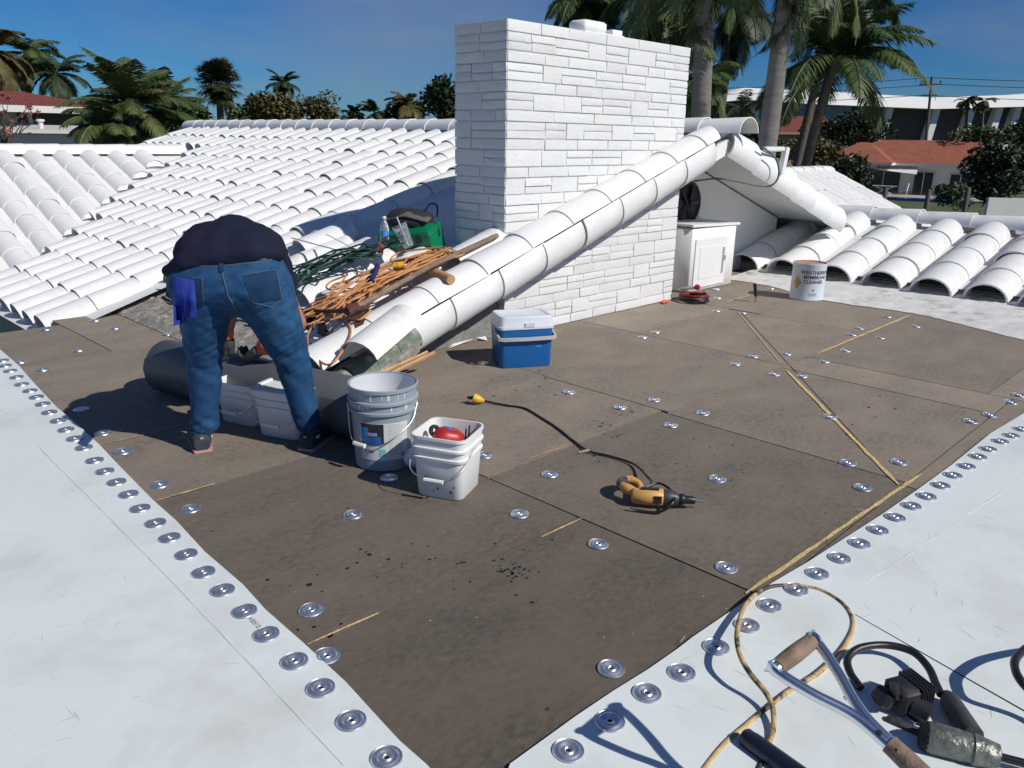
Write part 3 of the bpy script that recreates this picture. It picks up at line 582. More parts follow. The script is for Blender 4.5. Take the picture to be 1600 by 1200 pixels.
# antenna bracket and cables on the right rake
ab = thing('antenna_bracket', 'pale grey antenna arm fixed on the right rake with a hanging cable', 'bracket', (7.5, 3.65, 1.0))
A0, A1, A2 = onY(1195, 233, 3.62), onY(1228, 233, 3.62), onY(1218, 283, 3.58)
mb = MB(); mb.tube([A0, A1], 0.022, 6); mb.build('arm', WPLAS, ab, 40)
mb = MB(); d_ = A2 - A1; mb.box((A1 + (A2 - A1) * 0.35), (0.06, 0.045, d_.length * 0.75), M.Rotation(0.22, 3, 'Y')); mb.build('plate', WPLAS, ab, 0)
mb = MB(); mb.tube(smooth_path([onY(1190, 228, 3.57), onY(1212, 248, 3.56), onY(1217, 272, 3.55), onY(1208, 288, 3.58), onY(1190, 291, 3.66), onY(1150, 283, 3.72), onY(1120, 279, 3.85), onY(1085, 283, 4.3)], 8), 0.0085, 6); mb.build('cable', mat('grey_cable', (0.12, 0.12, 0.13), 0.6), ab, 60)
# ================================================================== OBJECTS ON THE ROOF
def rring(w, d, r, z, n=5):
    out = []
    for (cx, cy, a0) in ((w / 2 - r, d / 2 - r, 0), (-w / 2 + r, d / 2 - r, pi / 2), (-w / 2 + r, -d / 2 + r, pi), (w / 2 - r, -d / 2 + r, 1.5 * pi)):
        for k in range(n): a = a0 + pi / 2 * k / (n - 1); out.append(V((cx + r * cos(a), cy + r * sin(a), z)))
    return out
def xf(rs, mw): return [[mw @ p for p in r] for r in rs]
def square_bucket(label, loc, yaw, w, h, lid=False, holes=True):
    t = thing('square_bucket', label, 'bucket', loc, 'square white buckets on the boards'); mw = M.Translation(loc) @ M.Rotation(yaw - pi / 2, 4, 'Z'); wb = w * 0.84
    def ww(z): return wb + (w * 0.97 - wb) * z / h
    prof = [(ww(0) * 0.94, 0.0), (ww(0), 0.008), (ww(h * .62), h * .62), (ww(h * .62) + .012, h * .63), (ww(h * .66) + .014, h * .67), (ww(h * .67), h * .685), (ww(h * .78), h * .78), (ww(h * .78) + .013, h * .79), (ww(h * .82) + .013, h * .825), (ww(h * .83), h * .84), (ww(h * .94), h * .95), (w, h * .955), (w, h)]
    inner = [(w - .014, h), (ww(h * .9) - .012, h * .9), (wb - .014, 0.012)]
    rs = [rring(a, a, a * 0.17, z) for a, z in prof + inner]
    mb = MB(); mb.rings(xf(rs, mw), cap0=True, cap1=True); body = mb.build('body', WPLAS, t, 40)
    if lid:
        mb = MB(); mb.rings(xf([rring(w + .012, w + .012, w * .18, h - 0.02), rring(w + .014, w + .014, w * .18, h + .004), rring(w + .004, w + .004, w * .18, h + .009), rring(w - .03, w - .03, w * .15, h + .009), rring(w - .04, w - .04, w * .15, h + .003)], mw)); mb.build('lid', WPLAS, t, 40)
    hp = smooth_path([mw @ V((-w / 2 - .006, -0.01, h * .80)), mw @ V((-w * .45, -w * .56, h * .52)), mw @ V((-w * .15, -w * .60, h * .36)), mw @ V((w * .15, -w * .60, h * .36)), mw @ V((w * .45, -w * .56, h * .52)), mw @ V((w / 2 + .006, -0.01, h * .80))], 6)
    mb = MB(); mb.tube(hp, 0.0022, 5); hd = mb.build('handle', ALU, t, 60)
    mb = MB(); mb.tube([mw @ V((-w * .17, -w * .603, h * .36)), mw @ V((w * .17, -w * .603, h * .36))], 0.009, 8); mb.build('grip', WPLAS, hd, 40)
    return t, mw
# near bucket with the red chalk reel
NBL = V((1.957, 2.262, 0)); sb, smw = square_bucket('square white bucket with a red reel inside, nearest the camera', NBL, RA(25), 0.238, 0.262)
mb = MB(); rs_ = random.Random(4)
for (x_, z_, r_) in ((-.05, .085, .009), (.0, .045, .006), (.055, .035, .008), (.07, .06, .005), (.06, .095, .004), (-.02, .03, .004), (.03, .07, .0035), (-.06, .05, .003)):
    wz_ = .238 * .84 + (.238 * .97 - .238 * .84) * z_ / .262; mb.add([smw @ V((x_ + r_ * rs_.uniform(.5, 1.2) * cos(k * .785), -wz_ / 2 - .0012, z_ + r_ * rs_.uniform(.5, 1.3) * sin(k * .785))) for k in range(8)], [tuple(range(8))])
o = mb.build('grime_spots', mat('grime', (.10, .09, .075), .8, var=.4, vscale=90), sb, 0); o['kind'] = 'stuff'
pt = thing('chalk_reel', 'red chalk line reel lying in the nearest white bucket', 'reel', NBL + V((0, 0, 0.14)))
RED = mat('red_plastic', (0.42, 0.025, 0.022), 0.4, var=0.25, vscale=12)
mb = MB(); c = NBL + V((0.005, 0.005, 0.215)); R2 = M.Rotation(RA(-28), 3, 'Z') @ M.Rotation(0.25, 3, 'Y')
prof2 = [rring(.08, .05, .02, -.055), rring(.115, .085, .035, -.045), rring(.135, .10, .045, 0.0), rring(.118, .085, .04, .03), rring(.07, .05, .02, .045)]
mb.rings([[c + R2 @ p for p in r] for r in prof2]); mb.build('case', RED, pt, 50)
mb = MB(); mb.lathe([(0.0, .012), (.014, .01), (.017, 0)], 14, c + V((0, 0, .04)), R2); mb.build('hub', mat('blue_plastic', (0.05, 0.13, 0.5), .4), pt, 40)
mb = MB(); mb.lathe([(.012, -.008), (.024, -.008), (.026, 0), (.024, .008), (.012, .008)], 14, c + V((-.03, .05, .03)), M.Rotation(1.2, 3, 'X')); mb.build('crank', BLACKP, pt, 40)
mb = MB(); mb.lathe([(0.002, -.05), (.03, -.05), (.038, 0), (.03, .05), (.002, .05)], 16, c + V((-.05, -.03, -.03)), R2); mb.build('spool', ALU, pt, 40)
for k in range(2):
    mb = MB(); q = c + V((.068, -.035 + .02 * k, -.10)); mb.tube([q, q + V((.012, -.004, .15 - .02 * k))], [.006, .003], 6); mb.build('driver_bit', BLACKP, None, 40, ('longer' if k == 0 else 'shorter') + ' of two dark metal bits standing in the nearest white bucket', 'bit')
# white jug beside it
p = G(640, 738); mb = MB(); mb.lathe([(.0, 0), (.042, .004), (.045, .03), (.045, .09), (.03, .125), (.016, .135), (.016, .155), (0, .156)], 18, (p.x + .035, p.y + .05, 0.045), M.Rotation(1.35, 3, 'X') @ M.Rotation(.3, 3, 'Y')); mb.build('plastic_bottle', WPLAS, None, 40, 'white plastic bottle lying between the grey and the white bucket', 'bottle')
# buckets between the worker's legs
square_bucket('open square white bucket behind the worker\'s left leg', V((1.80, 3.58, 0)), RA(20), 0.27, 0.215)
square_bucket('lidded square white bucket in front of the worker\'s right shoe', V((1.85, 3.285, 0)), RA(24), 0.28, 0.232, True)
# grey five gallon pail
gp = thing('round_pail', 'grey round paint pail with white drips and a product label', 'pail', (1.946, 2.676, 0)); gc = V((1.946, 2.676, 0))
prof = [(.122, 0), (.128, .006), (.139, .255), (.150, .258), (.151, .268), (.141, .272), (.1415, .298), (.152, .301), (.152, .311), (.1425, .315), (.1445, .352), (.151, .354), (.152, .368), (.148, .371), (.143, .368), (.138, .25), (.124, .012), (0.0, .012)]
mb = MB(); mb.lathe(prof, 48, gc, cap0=True); mb.build('body', GPLAS, gp, 40)
mb = MB(); mb.lathe([(.1405, .366), (.1365, .25), (.127, .07)], 48, gc); mb.lathe([(.127, .07), (0.0, .07)], 48, gc); mb.build('paint_residue', mat('white_paint_coat', (.66, .69, .72), .35, var=.1, vscale=9), gp, 40)
a_cam = math.atan2(-gc.y, -gc.x)
def wrap(a0, a1, z0, z1, m, name, parent, off=.0012, c=gc, r0=.128, r1=.139, zt=.255, n=14):
    f = lambda z: r0 + (r1 - r0) * z / zt + off
    g = [[V((c.x + f(z) * cos(a0 + (a1 - a0) * k / n), c.y + f(z) * sin(a0 + (a1 - a0) * k / n), c.z + z)) for k in range(n + 1)] for z in (z0, (z0 + z1) / 2, z1)]
    q = MB(); q.grid(g); return q.build(name, m, parent, 60)
LBL = mat('label_white', (.62, .64, .64), .45, var=.04); lw = wrap(a_cam - .82, a_cam + .78, .055, .225, LBL, 'label_sheet', gp)
ldk = wrap(a_cam - .78, a_cam - .02, .13, .222, mat('label_dark', (.02, .025, .035), .4, var=.3, vscale=30), 'label_panel', lw, .0022)
wrap(a_cam - .76, a_cam - .10, .125, .165, mat('label_blue', (.02, .12, .36), .4, var=.5, vscale=40), 'label_panel', lw, .0030)
wrap(a_cam - .76, a_cam - .50, .165, .205, mat('label_globe', (.03, .22, .50), .4, var=.6, vscale=50), 'label_panel', lw, .0030)
wrap(a_cam - .52, a_cam - .22, .168, .183, mat('label_violet', (.30, .28, .55), .4, var=.2), 'label_panel', lw, .0036)
wrap(a_cam - .18, a_cam + .02, .075, .108, mat('label_teal', (.15, .50, .50), .4, var=.15), 'label_panel', lw, .0022)
for (da, zz_) in ((-.62, .098), (-.50, .098), (-.40, .096)):
    wrap(a_cam + da - .035, a_cam + da + .035, zz_ - .006, zz_ + .006, INK, 'label_mark', lw, .0022, n=4)
for k in range(17):
    z = .078 + k * .0085
    wrap(a_cam + .12, a_cam + .12 + U(.35, .58), z, z + .0022, mat('label_lines', (.40, .41, .42), .5), 'label_line', lw, .0022, n=6)
for k in range(9): wrap(a_cam + .55 + k * .018, a_cam + .55 + k * .018 + U(.004, .012), .066, .082, BLK, 'bar_mark', lw, .003, n=1)
for k in range(18):
    a = a_cam + U(-1.25, .75); w_ = U(.015, .07)
    if k % 2: wrap(a, a + w_, .352 - U(.012, .034), .352, MATS['white_paint_coat'], 'paint_drip', gp, .0006, r0=.1268, r1=.1395, n=3)
    else: wrap(a, a + w_, .297 - U(.010, .022), .297, MATS['white_paint_coat'], 'paint_drip', gp, .0006, r0=.1335, r1=.1405, n=3)
wl = wrap(a_cam + 1.0, a_cam + 1.32, .06, .24, mat('label_olive', (.25, .27, .24), .5, var=.35, vscale=60), 'side_label', gp)
hp = smooth_path([gc + V((.152 * cos(a_cam + t), .152 * sin(a_cam + t), z)) for t, z in ((1.25, .285), (.9, .22), (.35, .17), (-.1, .135), (-.6, .125), (-1.0, .13), (-1.25, .16), (-1.5, .285))], 6)
mb = MB(); mb.tube(hp, .0025, 6); hd = mb.build('handle', ALU, gp, 60)
mb = MB(); mb.tube([gc + V((.158 * cos(a_cam + t), .158 * sin(a_cam + t), .127)) for t in (-.95, -.75, -.55)], .010, 8); mb.build('grip', WPLAS, hd, 40)
# grey roll of membrane
gr = thing('membrane_roll', 'dark grey membrane roll lying behind the worker\'s legs', 'roll', (1.85, 3.7, 0))
GREYM = mat('grey_membrane', (.085, .093, .108), .5, var=.08, vscale=5, bump=.08)
A_ = V((1.685, 4.33, .142)); B_ = V((2.085, 2.86, .142)); ax = (B_ - A_).normalized(); sd = ax.cross(V((0, 0, 1))).normalized()
mb = MB(); rs = []
for i, t in enumerate((0, .004, .3, .6, .996, 1)):
    c = A_.lerp(B_, t); r = .142 if 0 < i < 5 else .136; rs.append([c + (sd * cos(2 * pi * k / 36) + V((0, 0, 1)) * sin(2 * pi * k / 36)) * r for k in range(36)])
mb.rings(rs); mb.build('roll', GREYM, gr, 50)
mb = MB()
for e, dr in ((A_ - ax * .001, -1), (B_ + ax * .001, 1)):
    sp = [e + (sd * cos(t) + V((0, 0, 1)) * sin(t)) * (.02 + .0045 * t) for t in [k * .35 for k in range(72)]]; mb.tube(sp, .0016, 4)
mb.build('wound_edge', MATS['white_underlay'], gr, 60)
mb = MB(); mb.grid([[A_.lerp(B_, t) + (sd * cos(a) + V((0, 0, 1)) * sin(a)) * r for t in (0.0, .33, .66, 1.0)] for a, r in ((.5, .1445), (.1, .1455), (-.4, .147), (-.9, .151), (-1.25, .152))]); mb.build('loose_flap', GREYM, gr, 50)
# cooler
cl = thing('cooler_box', 'blue cooler box with a white lid and a pale swing handle', 'cooler', (3.5, 3.4, 0))
BLUEP = mat('blue_cooler', (.010, .115, .36), .35, var=.08, vscale=8, bump=.04); LIDP = mat('cooler_lid', (.60, .64, .69), .4, var=.05, vscale=9, col2=(.42, .42, .42), c2pos=(.6, .85), c2scale=14); HANDP = mat('cooler_handle', (.48, .47, .43), .5, var=.06)
fl, fr = V((3.328, 3.388, 0)), V((3.671, 3.197, 0)); fx = (fr - fl).normalized(); fyv = V((-fx.y, fx.x, 0)); cw = 0.345; cdp = .235
cc = fl.lerp(fr, .5) + fyv * cdp / 2 * 0.95; cm = frame(cc, fx, (0, 0, 1))
mb = MB(); mb.rings(xf([rring(cw * .955, cdp * .93, .03, 0.0), rring(cw * .97, cdp * .95, .03, .006), rring(cw * .985, cdp * .97, .03, .12), rring(cw * .992, cdp * .975, .03, .124), rring(cw * 1.01, cdp, .03, .225), rring(cw * 1.01, cdp, .03, .252)], cm)); cb = mb.build('body', BLUEP, cl, 40)
mb = MB(); mb.rings(xf([rring(cw * 1.045, cdp * 1.05, .032, .247), rring(cw * 1.05, cdp * 1.055, .032, .262), rring(cw * 1.02, cdp * 1.02, .032, .268), rring(cw * 1.0, cdp * 1.0, .034, .315), rring(cw * .97, cdp * .95, .034, .327), rring(cw * .86, cdp * .82, .03, .327), rring(cw * .84, cdp * .79, .03, .323)], cm)); ld = mb.build('lid', LIDP, cl, 40)
mb = MB(); mb.box(cm @ V((.015, -cdp * .515, .274)), (.062, .012, .024), cm.to_3x3()); mb.build('latch', LIDP, ld, 0)
hpts = [cm @ V(p) for p in ((-cw * .53, .02, .245), (-cw * .535, -.05, .215), (-cw * .53, -cdp * .56, .195), (-cw * .45, -cdp * .60, .192), (0, -cdp * .605, .190), (cw * .45, -cdp * .60, .192), (cw * .53, -cdp * .56, .195), (cw * .535, -.05, .215), (cw * .53, .02, .245))]
mb = MB(); q = []
for i, p in enumerate(hpts):
    t = (hpts[min(i + 1, 8)] - hpts[max(i - 1, 0)]).normalized(); s_ = t.cross(V((0, 0, 1))).normalized(); u_ = s_.cross(t); q.append([p + s_ * a * .006 + u_ * b_ * .011 for a, b_ in ((1, 1), (-1, 1), (-1, -1), (1, -1))])
mb.rings(q); mb.build('handle', HANDP, cl, 40)
mb = MB(); mb.box(cm @ V((.08, -cdp * .492, .135)), (.035, .004, .010), cm.to_3x3(), 0); mb.build('badge', mat('badge_blue', (.05, .24, .5), .35), cb, 0)
# cleaner can
cn_ = thing('metal_can', 'white cleaner can with black lettering and a rusty lid', 'can', (7.073, 3.12, 0)); cc = V((7.12, 3.15, 0))
CANW = mat('white_can', (.62, .68, .71), .35, var=.04); cr_ = .150
mb = MB(); mb.lathe([(cr_ * .97, 0), (cr_, .006), (cr_ * .985, .012), (cr_ * .985, .318), (cr_ * 1.01, .324), (cr_ * 1.01, .335), (cr_ * .97, .336)], 40, cc, cap0=True); cbody = mb.build('body', CANW, cn_, 40)
mb = MB(); mb.lathe([(cr_ * .97, .3355), (cr_ * .94, .322), (cr_ * .5, .326), (0, .327)], 40, cc); mb.build('lid', mat('rusty_lid', (.45, .26, .19), .6, var=.4, vscale=14, bump=.4), cn_, 40)
ac = math.atan2(-cc.y, -cc.x)
def cantext(s, a_mid, z, size):
    """letters bent round the can"""
    cu = bpy.data.curves.new('letters', 'FONT'); cu.body = s; cu.size = size; cu.align_x = 'CENTER'; cu.offset = size * .012
    o = bpy.data.objects.new('t', cu); COL.objects.link(o); dg = bpy.context.evaluated_depsgraph_get(); me = bpy.data.meshes.new_from_object(o.evaluated_get(dg)); bpy.data.objects.remove(o)
    for v in me.vertices:
        a = a_mid + v.co.x / (cr_ * .985); r = cr_ * .985 + .0014; v.co = V((cc.x + r * cos(a), cc.y + r * sin(a), z + v.co.y))
    me.materials.clear(); me.materials.append(BLK); link('lettering', me, cbody)
cantext('WEATHERBOND', ac + .62, .245, .043); cantext('MEMBRANE', ac + .46, .203, .043); cantext('CLEANER', ac + .34, .161, .043)
cantext('|:||', ac + .36, .095, .022); cantext('NET CONTENTS', ac + .36, .062, .011); cantext('5 GALLONS', ac + .36, .048, .011)
dm = []
for (da, dz) in ((0, .062), (.27, 0), (0, -.062), (-.27, 0)): a = ac - .70 + da * 1.0; r = cr_ * .985 + .0014; dm.append((cc.x + r * cos(a), cc.y + r * sin(a), .165 + dz))
n8 = []; poly = []
for i in range(4):
    for k in range(5):
        t = k / 5; da = [0, .27, 0, -.27][i] * (1 - t) + [0, .27, 0, -.27][(i + 1) % 4] * t; dz = [.068, 0, -.068, 0][i] * (1 - t) + [.068, 0, -.068, 0][(i + 1) % 4] * t
        a = ac - .66 + da; r = cr_ * .985 + .0016; n8.append(V((cc.x + r * cos(a), cc.y + r * sin(a), .165 + dz)))
mb = MB(); a = ac - .66; ctr = V((cc.x + (cr_ + .0) * cos(a), cc.y + (cr_ + .0) * sin(a), .165)); mb.add(n8 + [ctr], [(i, (i + 1) % 20, 20) for i in range(20)]); mb.build('diamond_mark', mat('label_gold', (.50, .33, .08), .45, var=.25, vscale=25), cbody, 0)
# knife stuck in the boards
p = G(1180, 472); kn = thing('knife', 'black handled knife standing upright in the boards beside the can', 'knife', p)
mb = MB(); mb.box(p + V((0, 0, .03)), (.004, .02, .07)); mb.build('blade', ALU, kn, 0)
mb = MB(); mb.tube([p + V((0, 0, .05)), p + V((-.005, .006, .10)), p + V((-.012, .016, .165))], [.012, .015, .017], 8); mb.build('handle', BLACKP, kn, 40)
# coiled lead by the chimney
co = thing('coiled_lead', 'red and black coiled lead lying by the chimney foot', 'cable', (6.13, 3.77, 0)); cp = V((6.16, 3.755, 0))
def coil(n, R0, z0, dz, r, seed):
    rr = random.Random(seed); return [cp + V(((R0 + .012 * sin(t * 1.7 + seed)) * cos(t), (R0 + .012 * cos(t * 2.3 + seed)) * sin(t), z0 + dz * t / 6.28 + rr.uniform(-.002, .002))) for t in [k * .3 for k in range(int(n * 21))]]
mb = MB(); mb.tube(coil(4, .125, .012, .011, .009, 1), .0085, 6); mb.build('black_lead', BLACKP, co, 60)
mb = MB(); mb.tube(coil(4, .115, .03, .011, .009, 3), .009, 6); mb.build('red_lead', mat('red_rubber', (.20, .012, .018), .5, var=.3), co, 60)
mb = MB(); mb.box(cp + V((.03, .10, .105)), (.20, .045, .022), M.Rotation(-.2, 3, 'Z'), 0, .006); mb.build('clamp_bar', ALU, co, 40)
mb = MB(); mb.box(cp + V((.13, .05, .11)), (.05, .05, .05), M.Rotation(.5, 3, 'Z'), 0, .012); mb.build('clamp_head', mat('crimson', (.4, .02, .06), .4), co, 40)
p = G(1038, 474); mb = MB(); mb.tube([p + V((-.03, .01, .012)), p + V((.0, 0, .016)), p + V((.035, -.01, .014))], [.012, .02, .012], 8); mb.tube([p + V((-.02, .0, .015)), p + V((-.05, -.03, .01))], [.008, .005], 6); mb.build('orange_clip', mat('orange_red', (.75, .10, .03), .45), None, 40, 'small orange red plug end by the chimney foot', 'plug')
# screw gun with its lead and plug
dr = thing('screw_gun', 'yellow and black corded screw gun lying on the boards', 'screw gun', G(1030, 795))
YEL = mat('tool_yellow', (.62, .33, .10), .45, var=.12, vscale=14); GRYP = mat('tool_grey', (.045, .047, .05), .45, var=.2, vscale=14, bump=.1)
d0, d1 = G(985, 782, .045), G(1095, 795, .03); dx_ = (d1 - d0); dl = .0; dx_.z = 0; dxn = dx_.normalized(); dm_ = frame(G(970, 788, .0), dxn, (0, 0, 1)); Ld = (G(1099, 796) - G(970, 788)).length
def dring(x, w, h_, z, n=12): return [dm_ @ V((x * Ld, w * cos(2 * pi * k / n), z + h_ * sin(2 * pi * k / n))) for k in range(n)]
mb = MB(); mb.rings([dring(.12, .022, .02, .042), dring(.14, .03, .03, .042), dring(.30, .034, .034, .042), dring(.50, .034, .034, .042), dring(.51, .031, .031, .042)]); mb.build('motor_housing', YEL, dr, 50)
mb = MB(); mb.rings([dring(.505, .034, .034, .042), dring(.56, .035, .035, .042), dring(.64, .030, .030, .041), dring(.69, .022, .022, .04)]); mb.build('gear_case', GRYP, dr, 50)
mb = MB(); mb.rings([dring(.69, .020, .020, .04), dring(.72, .023, .023, .04), dring(.76, .021, .021, .04), dring(.77, .017, .017, .039), dring(.86, .016, .016, .039), dring(.89, .012, .012, .038)]); ns = mb.build('nosepiece', BLACKP, dr, 50)
mb = MB(); mb.tube([dm_ @ V((.88 * Ld, 0, .038)), dm_ @ V((1.0 * Ld, 0, .036))], .0045, 6); mb.build('bit', ALU, ns, 40)
mb = MB(); loop = smooth_path([dm_ @ V((.16 * Ld, .015, .05)), dm_ @ V((.03 * Ld, .045, .055)), dm_ @ V((.0, .10, .05)), dm_ @ V((.10 * Ld, .135, .045)), dm_ @ V((.22 * Ld, .10, .045)), dm_ @ V((.25 * Ld, .03, .045))], 5); mb.tube(loop, [.018 + .004 * sin(i * .5) for i in range(len(loop))], 8); mb.build('handle', YEL, dr, 60)
mb = MB(); mb.tube(loop[6:14], .0205, 8); mb.build('handle_pad', GRYP, dr, 60)
mb = MB(); mb.box(dm_ @ V((.34 * Ld, -.002, .0765)), (.07, .016, .006), dm_.to_3x3()); mb.build('switch_slot', BLACKP, dr, 0)
for k in range(4):
    mb = MB(); mb.box(dm_ @ V(((.40 + .025 * k) * Ld, -.033, .045)), (.004, .006, .03), dm_.to_3x3()); mb.build('cooling_slot', BLACKP, dr, 0)
cordp = [(1008, 768, .045), (1018, 755, .05), (1012, 745, .04), (990, 725, .012), (950, 712, .008), (920, 705, .010), (898, 690, .006), (870, 668, .006), (845, 652, .006), (820, 638, .006), (790, 633, .006), (755, 626, .012)]
mb = MB(); mb.tube(smooth_path([G(*c) for c in cordp], 6), .0055, 6); cdo = mb.build('power_cord', BLACKP, dr, 60)
mb = MB(); mb.tube(smooth_path([G(*c) for c in [(1008, 762, .05), (1030, 755, .06), (1050, 768, .055), (1052, 785, .05), (1030, 800, .012), (1000, 798, .008), (985, 792, .02)]], 6), .0055, 6); mb.build('cord_loop', BLACKP, dr, 60)
mb = MB(); pp = G(747, 624, .03); mb.tube([pp + V((.03, -.012, -.012)), pp, pp + V((-.012, .02, .006))], [.010, .024, .026], 10); pg = mb.build('plug', mat('plug_yellow', (.72, .42, .03), .4), dr, 50)
mb = MB(); mb.tube([pp + V((-.012, .02, .006)), pp + V((-.03, .05, .004))], [.012, .008], 8); mb.build('plug_face', BLACKP, pg, 50)
mb = MB(); pp = G(917, 704, .012); mb.tube([pp + V((-.035, .02, -.006)), pp, pp + V((.008, -.01, .0))], [.003, .007, .008], 6); mb.build('cord_tie', mat('tie_beige', (.45, .40, .32), .6), dr, 40)
# ------------------------------------------------------------------ tools in the right foreground
sp_ = thing('spade', 'spade with a steel D grip and wooden shaft in the right foreground', 'spade', (1.40, 0.45, 0.0))
g0, g1 = V((1.353, .563, .366)), V((1.480, .545, .380)); gm_ = (g0 + g1) / 2; nk = V((1.393, .385, .315)); sdv = (nk - gm_).normalized()
mb = MB(); gl = [g0.lerp(g1, t) for t in (0.04, .3, .5, .7, .96)]; mb.tube(gl, [.0165, .018, .0185, .018, .0165], 12); mb.build('grip', WOOD, sp_, 50)
mb = MB()
for e, o_ in ((g0, -1), (g1, 1)):
    mb.tube(smooth_path([e + (e - gm_).normalized() * .002 - sdv * .012, e + sdv * .02, e.lerp(nk, .45) + (e - gm_) * .12, e.lerp(nk, .75) + (e - gm_) * .02, nk + (e - gm_) * .10, nk + sdv * .07 + (e - gm_) * .07], 6), [.019, .015] + [.0115] * 27 + [.010] * 2, 10)
mb.lathe([(0, .004), (.017, .003), (.019, -.004)], 12, g0 + (g0 - g1).normalized() * .004, (g0 - g1).to_track_quat('Z', 'Y').to_matrix()); mb.lathe([(0, .004), (.017, .003), (.019, -.004)], 12, g1 + (g1 - g0).normalized() * .004, (g1 - g0).to_track_quat('Z', 'Y').to_matrix())
st = mb.build('strap', STEEL, sp_, 50)
for k in range(2):
    mb = MB(); q = nk + sdv * (.015 + .04 * k) + V((-.012, -.01, .009)); mb.lathe([(0, .003), (.0055, .002), (.006, -.004)], 8, q, V((-.6, -.3, .7)).to_track_quat('Z', 'Y').to_matrix()); mb.build('rivet', DARK, st, 50)
mb = MB(); mb.tube([nk + sdv * .045, nk + sdv * .09, nk + sdv * .6, nk + sdv * 0.93], [.019, .0205, .0205, .020], 12); mb.build('shaft', WOOD, sp_, 50)
be = nk + sdv * 0.93; mb = MB(); bl = []
for t, wv in ((0, .03), (.05, .09), (.1, .10), (.25, .09), (.34, .03)):
    c = be + sdv * t; c.z = max(c.z * (1 - t), .02); bl.append([c + V((wv * s, 0, .014 * s * s)) for s in (-1, -.5, 0, .5, 1)])
mb.grid(bl, thick=(0, 0, -.004)); mb.build('blade', STEEL, sp_, 50)
# tan and black cord loop
TANC = mat('tan_cord', (.52, .36, .17), .55, var=.35, vscale=30, col2=(.05, .045, .04), c2pos=(.48, .55), c2scale=8)
lp = [(1090, 1215, .008), (1130, 1165, .009), (1170, 1130, .010), (1225, 1085, .012), (1280, 1050, .016), (1318, 1012, .014), (1333, 975, .010), (1318, 945, .010), (1280, 922, .010), (1235, 915, .012), (1195, 920, .014), (1165, 945, .03), (1152, 985, .06), (1155, 1020, .08), (1172, 1052, .07), (1195, 1080, .05), (1207, 1105, .035), (1208, 1140, .02), (1196, 1175, .01), (1180, 1215, .009)]
mb = MB(); mb.tube(smooth_path([G(*c) for c in lp], 6), .0072, 8); mb.build('looped_cable', TANC, None, 60, 'tan and black extension lead looped on the white membrane', 'cable')
# dark tube bottom
p, q = G(1162, 1150, .024), G(1262, 1222, .024); mb = MB(); mb.tube([p, p.lerp(q, .03), p.lerp(q, .12), p.lerp(q, .14), q], [.019, .023, .023, .0245, .0245], 14); mb.build('black_tube', mat('tube_navy', (.014, .018, .035), .35), None, 50, 'short dark navy tube under the tan lead', 'tube')
# heavy plug and taped coupler
cb_ = thing('cable_coupler', 'taped heavy plug with a thick black cable beside the spade', 'cable plug', G(1430, 1110))
mb = MB(); mb.tube(smooth_path([G(*c) for c in [(1345, 1075, .02), (1328, 1050, .03), (1325, 1028, .04), (1345, 1012, .05), (1385, 1008, .05), (1425, 1018, .05), (1450, 1042, .045), (1462, 1068, .04), (1470, 1085, .04)]], 6), .0105, 10); mb.build('cable', BLACKP, cb_, 60)
TAPE = mat('duct_tape', (.17, .18, .155), .35, .35, var=.4, vscale=16, bump=.9, bscale=35)
a, b_ = G(1478, 1085, .035), G(1520, 1150, .035); mb = MB(); mb.tube([a, a.lerp(b_, .15), b_], [.014, .024, .026], 12); mb.build('sleeve', mat('dark_grey_rubber', (.05, .052, .055), .6, var=.3, vscale=15, bump=.3), cb_, 50)
a, b_ = G(1446, 1150, .04), G(1560, 1182, .036); mb = MB(); mb.tube([a, a.lerp(b_, .08), a.lerp(b_, .45), a.lerp(b_, .62), a.lerp(b_, .65), b_], [.034, .038, .037, .034, .038, .028], 16); mb.build('taped_body', TAPE, cb_, 40)
mb = MB(); mb.tube([a - (b_ - a).normalized() * .012, a + (b_ - a).normalized() * .003], [.028, .036], 14); mb.build('coupler_mouth', DARK, cb_, 40)
mb = MB(); mb.tube(smooth_path([b_, b_ + (b_ - a).normalized() * .1, b_ + (b_ - a).normalized() * .3 + V((.02, -.05, -.02))], 4), .010, 8); mb.build('cable', BLACKP, cb_, 60)
pc = G(1415, 1085, .05); pr_ = frame(pc, (G(1452, 1080) - G(1395, 1095)).normalized(), (0, 0, 1)); P3 = pr_.to_3x3()
mb = MB(); mb.box(pc, (.085, .075, .07), P3, 0, .008)
for k in range(5): mb.box(pr_ @ V((.012 + k * .009, 0, .001)), (.004, .081, .076), P3)
mb.build('plug_body', mat('plug_black', (.022, .023, .028), .5, var=.3, vscale=20, bump=.2), cb_, 40)
mb = MB(); mb.tube([pr_ @ V((-.005, -.03, -.01)), pr_ @ V((.015, -.065, -.014))], [.026, .028], 12); mb.build('plug_cap', MATS['plug_black'], cb_, 40)
mb = MB(); mb.box(pr_ @ V((-.062, .01, .0)), (.03, .055, .045), P3 @ M.Rotation(.4, 3, 'Y'), 0, .008); mb.box(pr_ @ V((-.05, -.01, .03)), (.014, .02, .04), P3 @ M.Rotation(-.3, 3, 'X')); mb.build('plug_flap', BLACKP, cb_, 40)
for k in range(3):
    mb = MB(); q = pr_ @ V((-.02 + .014 * k, -.035, -.038)); mb.box(q, (.006, .05, .012), P3); mb.build('prong', ALU, cb_, 0)
a, b_ = G(1385, 1122, .014), G(1452, 1152, .014); mb = MB(); mb.box((a + b_) / 2, ((b_ - a).length, .022, .02), frame((0, 0, 0), (b_ - a), (0, 0, 1)).to_3x3(), 0, .005); mb.build('hinge_strip', MATS['dark_grey_rubber'], cb_, 40)
